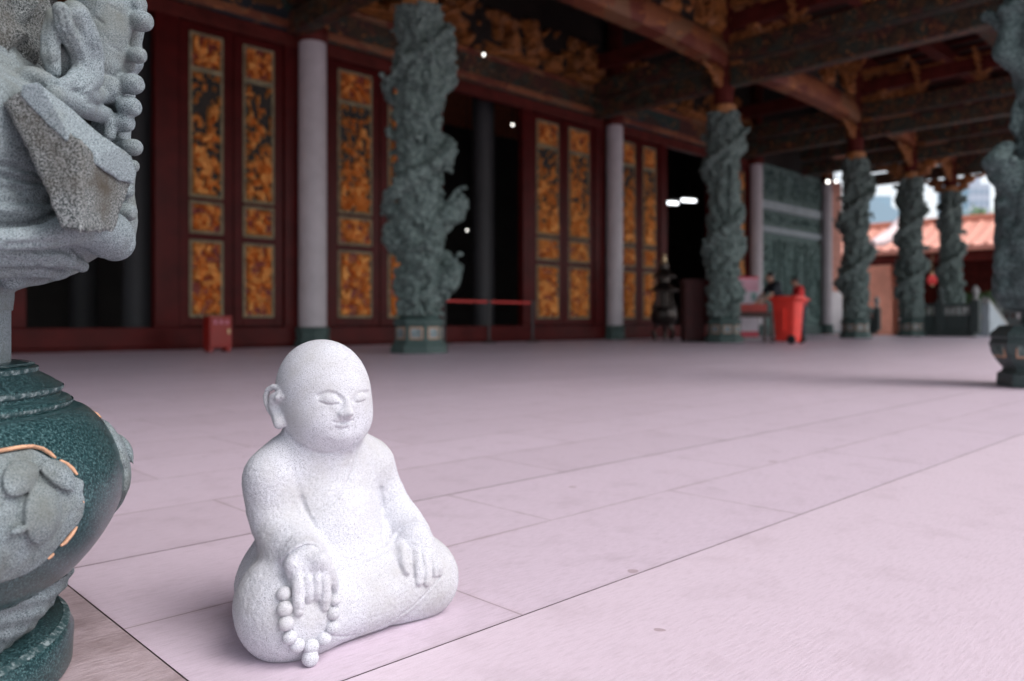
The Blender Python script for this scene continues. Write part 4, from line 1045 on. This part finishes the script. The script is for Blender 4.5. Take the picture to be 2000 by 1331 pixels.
# ------------------------------------------------------------------ red cabinet with a hose reel by the doors
M_fire=plain('red_cabinet_paint',(.30,.016,.011),.4,.12,5)
pf=P(420,687,13.4)
root=empty('hydrant_box',(pf[0],pf[1]-.1,0));tag(root,'small red metal cabinet on the floor below a gilt door panel','cabinet')
mb=MB();mb.box(-.19,.19,-.13,.13,.07,.60,b=.012);mb.build('body',M_fire,root);mb=MB();mb.box(-.165,.165,-.142,-.131,.10,.575,b=.006);d=mb.build('door',M_fire,root)
mb=MB();mb.box(.11,.14,-.16,-.143,.30,.38,b=.004);mb.build('handle',M_brs,d)
for s in (-1,1): mb=MB();mb.box(s*.15-.03,s*.15+.03,-.1,.1,0,.069);mb.build('foot',M_fire,root)
mb=MB()
for k in range(3):                                      # faint strokes of the lettering, unreadable in the photograph
    x=-.10+k*.10;mb.box(x-.035,x+.035,-.1445,-.1425,.515,.523);mb.box(x-.035,x+.035,-.1445,-.1425,.47,.478);mb.box(x-.006,x+.006,-.1448,-.1428,.462,.532);mb.box(x-.025,x+.028,-.1445,-.1425,.493,.499)
mb.build('lettering',plain('pink_lettering',(.75,.30,.45),.6,.05),d)
# ------------------------------------------------------------------ belt barriers across the open doorway
M_steel=plain('black_post_enamel',(.03,.03,.032),.35,.2,8);M_belt=plain('red_belt_webbing',(.55,.03,.025),.6,.1,10)
bx=[xat(868,13.85),xat(955,13.85),xat(1040,13.85)]
for i,(x,l) in enumerate(zip(bx,('black belt barrier post nearest the crested dragon column, in the open doorway','black belt barrier post in the middle of the open doorway','black belt barrier post by the right jamb of the open doorway'))):
    root=empty('barrier_post',(x,13.85,0));tag(root,l,'barrier post','belt barrier posts')
    mb=MB();mb.lathe([(.17,0),(.17,.015),(.13,.035),(.035,.05)],28);mb.build('foot',M_steel,root,smooth=40)
    mb=MB();mb.lathe([(.032,.05),(.032,.90)],18);mb.build('post',M_steel,root,smooth=40)
    mb=MB();mb.lathe([(.036,.901),(.045,.91),(.045,1.02),(.03,1.035)],18);mb.build('head',M_steel,root,smooth=40)
    if i<2:
        L=bx[i+1]-x;mb=MB();mb.box(.05,L-.05,-.004,.004,.945,1.0);mb.build('belt',M_belt,root)
# ------------------------------------------------------------------ lamps
M_lamp=plain('lit_lamp_glass',(1,.97,.9),.4,.0,1,emit=2.5);M_lamp2=plain('lit_tube_glass',(.93,.96,1),.4,.0,1,emit=2.2)
def lamp(u,v,d,r,label,top,name='spot_lamp'):
    p=P(u,v,d);root=empty(name,p);tag(root,label,'lamp')
    mb=MB();mb.lathe([(r*.3,-r),(r*.8,-r*.6),(r,0),(r*.8,r*.55),(r*.4,r*.8)],18);mb.build('bulb',M_lamp,root,smooth=60)
    mb=MB();mb.lathe([(r*.42,r*.81),(r*.8,r*.9),(r*.5,r*2.2),(.012,r*2.3),(.012,max(r*2.5,top-p[2]))],14);mb.build('holder',M_steel,root,smooth=50)
lamp(945,107,17.0,.03,'small lit lamp above the open doorway, right of the crested dragon column',9.2)
lamp(1268,206,22.3,.035,'small lit lamp above the gilt doors left of the second dragon column',9.2)
lamp(1617,355,27.0,.06,'bright lit lamp above the brick pier, left one of a close pair',9.2)
lamp(1633,355,27.2,.045,'dimmer lit lamp beside the dark column, right one of a close pair',9.2)
lamp(1001,244,23,.035,'lit lamp hanging inside the dark hall, high in the open doorway',9.2,'hall_lamp')
lamp(912,450,23.6,.028,'lit lamp hanging low inside the dark hall behind the open doorway',9.2,'hall_lamp')
for k,u in enumerate((1314,1345)):
    p=P(u,397-(k*5),29);root=empty('tube_lamp',p,RZ+.35);tag(root,'lit white tube lamp inside the dark hall, '+('left' if k==0 else 'right and longer')+' one of two','lamp')
    mb=MB();L=.22 if k==0 else .30;mb.box(-L,L,-.03,.03,-.055,.055,b=.02);mb.build('tube',M_lamp2,root);mb=MB();mb.box(-L,L,-.05,.05,.103,.15);mb.box(-.01,.01,-.01,.01,.15,9.2-p[2]);mb.build('fitting',M_steel,root)
# ------------------------------------------------------------------ carved stone wall and brick pier
M_carv=granite('carved_green_wall_stone',(.23,.33,.31),(.045,.085,.08),14,(.13,.20,.185),.75,.5,.02,(.36,.62))
M_band=plain('pale_stone_band',(.36,.42,.45),.7,.15,3)
root=empty('carved_stone_wall',(28.9,YW,0));tag(root,'grey green stone wall carved with framed panels and two pale bands, behind the red bin','wall')
mb=MB();mb.box(-2.75,2.5,.06,.26,0,6.3);mb.build('wall',M_carv,root)
mb=MB();mb.box(-2.75,2.5,-.06,.059,4.62,4.95,b=.02);mb.build('pale_band',M_band,root)
mb=MB();mb.box(-2.75,2.5,-.05,.059,3.78,4.02,b=.02);mb.build('pale_band',M_band,root)
mb=MB();mb.box(-2.75,2.5,-.08,.059,0,.35,b=.02);mb.build('plinth',M_ped,root)
sd=70
for x0,x1,z0,z1 in ((-2.6,-1.2,.5,3.6),(-.95,.95,.5,3.6),(1.2,2.4,.5,3.6),(-2.65,2.4,4.1,4.58),(-2.6,-.95,5.05,6.2),(-.8,.8,5.05,6.2),(.95,2.4,5.05,6.2)):
    vs,fs,mi=relief(x1-x0-.2,z1-z0-.2,.05,sd,.35,.20,0,3.0);sd+=1
    m=MB();m.add(vs+np.array([x0+.1,.058,z0+.1]),fs);m.m=[0]*len(m.f)
    for qd in ((x0,x1,z0,z0+.1),(x0,x1,z1-.1,z1),(x0,x0+.1,z0+.1,z1-.1),(x1-.1,x1,z0+.1,z1-.1)): m.box(qd[0],qd[1],-.04,.058,qd[2],qd[3],1,b=.02)
    m.build('carved_panel',[M_carv,M_carv],root)
def brick_mat(name,c1,c2,mort,sc=1.0):
    m,nt,B,co=new_mat(name);mp=N(nt,'ShaderNodeMapping');mp.inputs['Rotation'].default_value=(R_(90),0,0);nt.links.new(co,mp.inputs[0])
    bk=N(nt,'ShaderNodeTexBrick',Scale=sc);bk.inputs['Brick Width'].default_value=.5;bk.inputs['Row Height'].default_value=.16;bk.inputs['Mortar Size'].default_value=.012
    for k,c in (('Color1',c1),('Color2',c2),('Mortar',mort)): bk.inputs[k].default_value=(*c,1)
    nt.links.new(mp.outputs[0],bk.inputs['Vector']);nt.links.new(bk.outputs['Color'],B.inputs['Base Color']);B.inputs['Roughness'].default_value=.85;bump(nt,B,bk.outputs['Fac'],-.4,.01)
    return m
M_brick=brick_mat('orange_pink_brick',(.58,.24,.17),(.50,.19,.13),(.55,.40,.36))
root=empty('brick_pier',(32.8,YW,0));tag(root,'orange brick pier with white stone foot, between the slim pillar and a dragon column','pier')
mb=MB();mb.box(-.55,.35,-.1,.25,1.75,6.3);mb.build('brickwork',M_brick,root);mb=MB();mb.box(-.58,.38,-.13,.28,.12,1.748,b=.02);mb.build('white_base',plain('white_stone',(.72,.68,.70),.6,.08,3),root);mb=MB();mb.box(-.62,.42,-.17,.3,0,.118,b=.01);mb.build('foot',M_band,root)
# ------------------------------------------------------------------ people at the table
M_skin=plain('skin',(.42,.24,.17),.6,.08,20);M_hair=plain('black_hair',(.012,.010,.010),.5,.3,60)
def person(loc,rz,label,H,shirt,trous,lean,armpose):
    """figure faces +x in its own space"""
    root=empty('person',loc,rz);tag(root,label,'person','people behind the table')
    s=H/1.72;h=.0125
    hip=np.array([0,0,.90]);ch=np.array([lean*.42,0,1.36-abs(lean)*.12]);nk=np.array([lean*.56,0,1.47-abs(lean)*.16]);hd=np.array([lean*.56+.05,0,1.61-abs(lean)*.18])
    J={}
    for sd in (-1,1):
        sh=ch+np.array([0,sd*.185,.05]);J[sd]=[sh]+[ch+np.array([a,sd*b,c]) for a,b,c in armpose[sd]]
    def legs(f,e=0,k=.03):
        for sd in (-1,1): f.poly([(0,sd*.09,.88),(.03,sd*.11,.48),(-.01,sd*.12,.09)],[.085+e,.06+e,.043+e],k)
    def torso(f,e=0,k=.04):
        f.poly([hip,(hip+ch)/2,ch],[.115+e,.11+e,.12+e],k);f.poly([ch+np.array([0,-.12,.03]),ch+np.array([0,.12,.03])],[.085+e]*2,k)
    def fld(): return Field((-.5,-.45,-.02),(.85,.45,1.80),h)
    f=fld();legs(f);torso(f)
    for sd in (-1,1):
        f.poly(J[sd],[.052,.042,.030],.02);w=J[sd][-1];dr=(J[sd][-1]-J[sd][-2]);dr/=np.linalg.norm(dr)
        f.poly([w,w+dr*.07],[.032,.036],.015);si=np.cross(dr,[0,0,1]);si/=np.linalg.norm(si)+1e-9
        for k in range(4): f.poly([w+dr*.08+si*(k-1.5)*.02,w+dr*(.14+.012*(1.5-abs(k-1.5)))+si*(k-1.5)*.024-np.array([0,0,.03])],[.0125,.0105],.004)
        f.poly([w+dr*.03-si*sd*.03,w+dr*.09-si*sd*.06-np.array([0,0,.015])],[.014,.011],.006)
    f.poly([nk-np.array([0,0,.04]),hd-np.array([.02,0,.06])],[.055,.055],.02)
    f.ell(hd,(.098,.076,.118),.01);f.ell(hd+np.array([.03,0,-.06]),(.06,.055,.055),.03)
    f.poly([hd+np.array([.09,0,.005]),hd+np.array([.112,0,-.025])],[.012,.017],.01)
    for sd in (-1,1): f.ell(hd+np.array([-.005,sd*.078,-.01]),(.03,.016,.036),.008);f.ell(hd+np.array([.10,sd*.032,.012]),(.016,.016,.012),.01,sub=True)
    f.crease([hd+np.array([.085,-.025,-.06]),hd+np.array([.10,0,-.062]),hd+np.array([.085,.025,-.06])],.012,.012)
    body=f.mesh('body',M_skin,root)
    f=fld();legs(f,.018);f.poly([hip+np.array([0,0,.02]),hip],[.13,.13],.03);f.F=np.maximum(f.F,f.ax[2].reshape(1,1,-1)-.98);f.mesh('trousers',trous,root)
    f=fld();torso(f,.02)
    for sd in (-1,1): f.poly([J[sd][0],J[sd][0]*.35+J[sd][1]*.65],[.075,.068],.03)
    f.F=np.maximum(f.F,.90-f.ax[2].reshape(1,1,-1));f.mesh('shirt',shirt,root)
    f=fld();f.ell(hd+np.array([-.012,0,.025]),(.105,.086,.112),.0);f.ell(hd+np.array([.10,0,-.045]),(.075,.11,.085),.02,sub=True);f.mesh('hair',M_hair,body)
    for sd in (-1,1):
        f=Field((-.12,sd*.12-.07,-.012),(.22,sd*.12+.07,.13),h);f.poly([(-.03,sd*.12,.055),(.06,sd*.12,.045),(.15,sd*.125,.035)],[.048,.048,.038],.02);f.F=np.maximum(f.F,.004-f.ax[2].reshape(1,1,-1));f.mesh('shoe',M_blk,root)
    root.scale=(s,s,s);return root
lf=math.atan2(CT,-ST)                                   # facing left in the picture
person((19.38,9.93,0),lf+.15,'person with black hair in a dark navy T-shirt and dark trousers leaning over the table',1.86,plain('navy_cotton',(.012,.016,.024),.8,.2,20),plain('dark_trouser_cloth',(.014,.014,.017),.85,.2,20),.42,{-1:[(.18,.24,-.20),(.36,.20,-.38)],1:[(.20,.24,-.22),(.40,.18,-.36)]})
person((19.9,9.62,0),lf-.1,'person with dark hair in a red shirt standing just behind the red bin',1.70,plain('red_cotton',(.62,.03,.03),.8,.1,20),plain('grey_trouser_cloth',(.05,.05,.06),.85,.2,20),.22,{-1:[(.06,.25,-.26),(.26,.20,-.38)],1:[(.06,.25,-.26),(.26,.20,-.40)]})
# ------------------------------------------------------------------ balustrades at the end of the terrace
M_bal=granite('dark_balustrade_stone',(.09,.115,.11),(.02,.03,.03),40,(.045,.06,.058),.7,.3,.006,(.36,.62))
M_balp=granite('pale_finial_stone',(.52,.52,.50),(.14,.15,.145),50,(.30,.31,.30),.8,.3,.006,(.36,.62))
def balustrade(x,y0,y1,posts,label,mat,H=1.02,rail=.18,name='balustrade'):
    root=empty(name,(x,(y0+y1)/2,0));tag(root,label,'balustrade');L=(y1-y0)/2
    m=MB();m.box(-.16,.16,-L,L,0,.14,b=.015);m.build('sill',mat,root)
    n=posts-1
    for k in range(posts):
        y=-L+2*L*k/n;m=MB();m.box(-.13,.13,y-.13,y+.13,.142,H+.12,b=.02);p=m.build('post',mat,root)
        f=Field((-.16,-.16,0),(.16,.16,.56),.02);f.poly([(0,0,.0),(0,0,.10),(0,0,.3),(0,0,.46)],[.12,.07,.11,.03],.04);f.ell((-.04,0,.34),(.10,.09,.10),.03);X,Y,Z=f.whole();f.F+=((fbm(X*14,Y*14,Z*14,k,2)-.5)*.07).astype(np.float32)
        f.mesh('finial',M_balp if k%2==0 else mat,p,(0,y,H+.12))
    for k in range(n):
        a=-L+2*L*k/n+.135;b=-L+2*L*(k+1)/n-.135
        m=MB();m.box(-.06,.06,a,b,.142,H*.66,b=.01);m.box(-.075,.075,a+.12,b-.12,.26,H*.55,b=.01);m.build('panel',mat,root)
        m=MB();m.box(-.10,.10,a,b,H-rail*.6,H,b=.03);m.build('rail',mat,root)
        m=MB();c=5
        for j in range(c):
            y=a+(b-a)*(j+.5)/c;m.lathe([(.07,0),(.05,.05),(.07,.10),(.05,.14),(.06,H-rail*.6-H*.66)],10,c=(0,y,H*.66))
        m.build('balusters',M_balp if mat is M_bal else mat,root,smooth=50)
balustrade(29.9,8.35,10.55,3,'dark carved stone balustrade with pale lion finials in front of the far dragon columns',M_bal,1.12)
balustrade(33.5,13.0,17.2,4,'low dark stone balustrade seen beside the brick pier below the tiled gallery roof',M_bal,.95)
balustrade(35.5,7.9,10.4,3,'grey stone stair balustrade seen past the right end of the dark balustrade',granite('grey_balustrade_stone',(.22,.25,.25),(.06,.075,.075),40,(.13,.15,.15),.7,.3,.006,(.36,.62)),.95)
root=empty('stair_parapet',(32.4,8.35,0));tag(root,'sloping pale stone parapet of the steps, right of the dark balustrade','parapet')
mb=MB();mb.add([(-1.4,-.12,-.3),(1.6,-.12,-.3),(1.6,-.12,.0),(-1.4,-.12,1.2),(-1.4,.12,-.3),(1.6,.12,-.3),(1.6,.12,.0),(-1.4,.12,1.2)],[(0,1,2,3),(7,6,5,4),(0,4,5,1),(1,5,6,2),(2,6,7,3),(3,7,4,0)]);mb.build('string_wall',M_band,root)
mb=MB();mb.tube([(-1.45,0,1.26),(1.65,0,.06)],.13,10);mb.build('coping',M_balp,root,smooth=60)
# ------------------------------------------------------------------ tiled gallery across the yard
M_rt=plain('salmon_roof_tile',(.76,.34,.25),.5,.15,5);M_ridge=plain('pale_pink_ridge',(.86,.70,.70),.6,.08,2);M_orange=plain('orange_plaster',(.66,.29,.20),.8,.15,1.5)
G0=np.array([44.5,15.0,-.3]);root=empty('gallery_building',G0);tag(root,'low gallery across the yard with salmon tiled roof, pale ridges and dark red eaves','building')
mb=MB();n=240;y0,y1=-9.0,10.0;m_=6
vs=[];fs=[]
for i in range(n+1):
    y=y0+(y1-y0)*i/n;w=.07*max(0,math.sin(2*math.pi*i/8))
    for j in range(m_+1):
        t=j/m_;vs.append((-.4+4.2*t,y,4.62+1.75*(t**1.25)+w))
for i in range(n):
    for j in range(m_): fs.append((i*(m_+1)+j,i*(m_+1)+j+1,(i+1)*(m_+1)+j+1,(i+1)*(m_+1)+j))
mb.add(vs,fs);mb.box(-.38,3.8,y0,y1,4.40,4.52);mb.add([(3.85,y0,6.3),(8,y0,4.5),(8,y1,4.5),(3.85,y1,6.3)],[(0,1,2,3)]);rf=mb.build('roof',M_rt,root)
mb=MB()
for i in range(0,n,8):
    y=y0+(y1-y0)*(i+2)/n;mb.lathe([(.085,0),(.085,.05)],10,c=(0,0,0));k=len(mb.v)-20
    for q in range(k,k+20): a,b_,c=mb.v[q];mb.v[q]=(-.43+c,y+a,4.66+b_)
mb.build('eave_tile_ends',M_rt,rf)
mb=MB();mb.box(3.55,4.05,y0-.3,y1+.2,6.28,6.62,b=.06);mb.build('ridge',M_orange,rf)
def lp(u,v,d): return P(u,v,d)-G0
mb=MB();mb.tube([lp(1796,405,41.6),lp(1780,416,41.4),lp(1764,436,41.0),lp(1746,456,40.4),lp(1722,470,39.8),lp(1704,476,39.4)],[.20,.40,.40,.36,.30,.18],10);mb.build('hip_ridge',M_ridge,rf,smooth=60)
mb=MB();mb.box(2.6,2.9,y0,y1,0,4.38);mb.build('wall',M_red2,root)
mb=MB();mb.box(-.1,2.6,y0,y1,3.9,4.35);mb.build('eave_beam',M_red2,root)
mb=MB();mb.box(-.25,2.6,1.45,9.5,0,3.85);mb.build('brick_wing',M_orange,root)
for y in (-7.5,-4.6,-1.7,.9):
    mb=MB();mb.lathe([(.30,0),(.24,.3),(.22,3.1)],20,c=(.1,y,0));mb.build('pillar',plain('white_pillar_paint',(.74,.70,.72),.6,.06,2) if 'white_pillar_paint' not in bpy.data.materials else bpy.data.materials['white_pillar_paint'],root,smooth=40)
    mb=MB();mb.add([(-.25,y-.14,3.12),(.45,y-.14,3.12),(.45,y-.14,3.89),(-.75,y-.14,3.89),(-.25,y+.14,3.12),(.45,y+.14,3.12),(.45,y+.14,3.89),(-.75,y+.14,3.89)],[(0,1,2,3),(7,6,5,4),(0,4,5,1),(1,5,6,2),(2,6,7,3),(3,7,4,0)]);mb.build('eave_bracket',M_orange,root)
# potted shrubs and a lantern before the gallery
M_leaf=plain('clipped_leaf_green',(.055,.12,.04),.7,.5,12);M_pot=plain('orange_clay_pot',(.62,.30,.20),.7,.15,6)
def shrub(loc,r,label,seed):
    root=empty('potted_shrub',loc);tag(root,label,'potted shrub','potted shrubs before the gallery')
    mb=MB();mb.lathe([(.26,0),(.36,.10),(.42,.45),(.45,.50),(.40,.52),(.1,.50)],24);mb.build('pot',M_pot,root,smooth=40)
    mb=MB();mb.tube([(0,0,.5),(0,0,.9)],.04,8);mb.build('trunk',M_wood,root)
    rs=random.Random(seed);mb=MB()
    for k in range(1500):
        v=Vector((rs.gauss(0,1),rs.gauss(0,1),rs.gauss(0,1))).normalized();p=v*r*rs.uniform(.72,1.04);p.z*=.9;p.z+=1.05
        a=Vector((rs.gauss(0,1),rs.gauss(0,1),rs.gauss(0,1))).normalized()*.07;b_=v.cross(a).normalized()*.045
        mb.add([p-a,p+b_,p+a,p-b_],[(0,1,2,3)])
    mb.build('crown',M_leaf,root)
for k,(u,v,d,r,l) in enumerate(((1890,548,41,.75,'round clipped green shrub in an orange pot left of a white gallery pillar'),(1931,548,39.5,.72,'round clipped green shrub in an orange pot right of a white gallery pillar'),(1826,562,42,.45,'small green shrub in an orange pot under the red lantern'))):
    p=P(u,v,d);shrub((p[0],p[1],-.3+(.6 if k<2 else .25)),r,l,k)
    mb=MB();mb.box(-.4,.4,-.4,.4,-(.6 if k<2 else .25),-.001);o=mb.build('plinth',M_band,bpy.data.objects[[o.name for o in COL.objects if o.name.startswith('potted_shrub')][-1]])
p=P(1821,547,41);root=empty('lantern',p);tag(root,'round red lantern hanging under the gallery eaves between two dragon columns','lantern')
mb=MB();mb.lathe([(.06,-.26),(.18,-.20),(.25,0),(.18,.20),(.06,.26)],20);mb.build('shade',plain('red_lantern_silk',(.70,.05,.05),.6,.1,8),root,smooth=60);mb=MB();mb.lathe([(.07,-.32),(.07,-.262)],14);mb.lathe([(.07,.262),(.07,.40)],14);mb.lathe([(.01,.40),(.01,4.0-p[2])],8);mb.build('cap_and_cord',M_brs,root)
# ------------------------------------------------------------------ far towers, hill and tree
def tower(u0,u1,v,d,label,c1,c2,lean=0):
    p=P((u0+u1)/2,v,d);w=(u1-u0)*d/FPX/2;root=empty('tower_block',(p[0],p[1],-.3),RZ);tag(root,label,'building');h=p[2]+.3
    mb=MB();mb.add([(-w,-w*.6,0),(w,-w*.6,0),(w,w*.6,0),(-w,w*.6,0),(-w,-w*.6,h+lean),(w,-w*.6,h-lean),(w,w*.6,h-lean),(-w,w*.6,h+lean)],[(0,3,2,1),(4,5,6,7),(0,1,5,4),(1,2,6,5),(2,3,7,6),(3,0,4,7)]);mb.build('wall',c1,root)
    mb=MB();n=max(4,int(2*w/3.2));fl=int(h/3.3)
    for i in range(n):
        x0=-w+2*w*(i+.18)/n;x1=-w+2*w*(i+.82)/n
        for j in range(fl):
            if (j+1)*3.3+abs(lean)<h: mb.box(x0,x1,-w*.6-.08,-w*.6-.01,j*3.3+.9,j*3.3+2.7)
    o=mb.build('window_grid',c2,root)
    mb=MB();mb.box(-w*.4,w*.3,-w*.3,w*.3,h-abs(lean),h+2.2);mb.build('roof_plant',c1,root)
tower(1660,1772,404,190,'broad blue glass tower block with a sloping top beyond the tiled roof',plain('hazed_blue_grey_cladding',(.26,.38,.46),.5,.08,.02),plain('blue_glazing',(.20,.34,.44),.2,.15,.05),3.5)  # tower colours brightened to put distance haze into the paint
tower(1838,1884,352,210,'tall blue tower block between the two far dragon columns',plain('hazed_blue_cladding',(.28,.40,.48),.5,.08,.02),plain('grey_blue_glazing',(.16,.28,.36),.2,.15,.05))
tower(1884,1926,362,230,'pale grey blue tower block right of the farthest dragon column',plain('hazed_grey_cladding',(.42,.47,.55),.5,.08,.02),plain('pale_glazing',(.28,.36,.45),.2,.15,.05))
p=P(1914,408,62);root=empty('tree',(p[0],p[1],-.3));tag(root,'light green tree rising behind the salmon tiled roof','tree')
mb=MB();mb.tube([(0,0,0),(.1,0,3),(.0,.1,6.5),(.1,0,8.5)],[.28,.22,.14,.05],10)
rs=random.Random(5)
for k in range(9):
    a=rs.uniform(0,6.28);z=rs.uniform(3.5,7.5);mb.tube([(0,0,z),(math.cos(a)*.8,math.sin(a)*.8,z+.7),(math.cos(a)*1.5,math.sin(a)*1.5,z+1.1)],[.09,.06,.03],6)
mb.build('trunk',M_wood,root,smooth=60);mb=MB()
for k in range(60):
    c=Vector((rs.gauss(0,.85),rs.gauss(0,.85),rs.uniform(4.2,9.4)))
    if c.z>8.4: c.x*=.5;c.y*=.5
    for j in range(60):
        q=c+Vector((rs.gauss(0,.3),rs.gauss(0,.3),rs.gauss(0,.25)));a=Vector((rs.gauss(0,1),rs.gauss(0,1),rs.gauss(0,1))).normalized()*.13;b_=a.orthogonal().normalized()*.07
        mb.add([q-a,q+b_,q+a,q-b_],[(0,1,2,3)])
mb.build('crown',plain('fresh_leaf_green',(.13,.24,.06),.7,.4,3),root)
mb=MB();vs=[];fs=[];n=40
for i in range(n+1):
    u=1500+i*20;hh=60+25*math.sin(i*.5)+12*math.sin(i*1.3)
    for j,(dd,z) in enumerate(((800,-.5),(900,.5),(1000,1.0),(1300,.4))): 
        t=(u-CX)/FPX;vs.append((dd*(CT+t*ST),dd*(ST-t*CT),hh*z if z>0 else -1))
for i in range(n):
    for j in range(3): fs.append((i*4+j,(i+1)*4+j,(i+1)*4+j+1,i*4+j+1))
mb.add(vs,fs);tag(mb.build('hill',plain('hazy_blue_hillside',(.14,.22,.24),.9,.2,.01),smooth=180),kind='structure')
# ------------------------------------------------------------------ camera, sky, sun
cam=bpy.data.cameras.new('camera');co=bpy.data.objects.new('camera',cam);COL.objects.link(co)
co.location=(0,0,EYE);co.rotation_euler=(R_(90),0,TH-R_(90))
cam.lens=36*FPX/2000;cam.sensor_width=36;cam.shift_y=-(665.5-HZ)/2000
cam.clip_start=.05;cam.clip_end=3000
cam.dof.use_dof=True;cam.dof.focus_distance=1.25;cam.dof.aperture_fstop=3.2;cam.dof.aperture_blades=0
scn.camera=co
SUN_EL,SUN_AZ=R_(54),math.atan2(-1.0,.35)           # the sun stands outside, over the forecourt
w=bpy.data.worlds.new('World');scn.world=w;w.use_nodes=True;nt=w.node_tree
sky=nt.nodes.new('ShaderNodeTexSky');sky.sky_type='NISHITA';sky.sun_disc=False
sky.sun_elevation=SUN_EL;sky.sun_rotation=math.pi/2-SUN_AZ;sky.dust_density=3.0;sky.air_density=1.0;sky.ozone_density=1.0
hs=nt.nodes.new('ShaderNodeHueSaturation');hs.inputs['Saturation'].default_value=.35
nt.links.new(sky.outputs[0],hs.inputs['Color']);nt.links.new(hs.outputs[0],nt.nodes['Background'].inputs[0])
nt.nodes['Background'].inputs[1].default_value=.15
sl=bpy.data.lights.new('sun','SUN');so=bpy.data.objects.new('sun',sl);COL.objects.link(so)
sl.energy=.55;sl.angle=R_(40);sl.color=(1,.95,.95)
dv=Vector((math.cos(SUN_EL)*math.cos(SUN_AZ),math.cos(SUN_EL)*math.sin(SUN_AZ),math.sin(SUN_EL)))
so.rotation_euler=dv.to_track_quat('Z','Y').to_euler();so.location=dv*30
scn.view_settings.view_transform='Standard';scn.view_settings.look='None';scn.view_settings.exposure=.93;scn.view_settings.gamma=1
scn.cycles.use_denoising=True
scn.cycles.max_bounces=8;scn.cycles.diffuse_bounces=5;scn.cycles.glossy_bounces=3
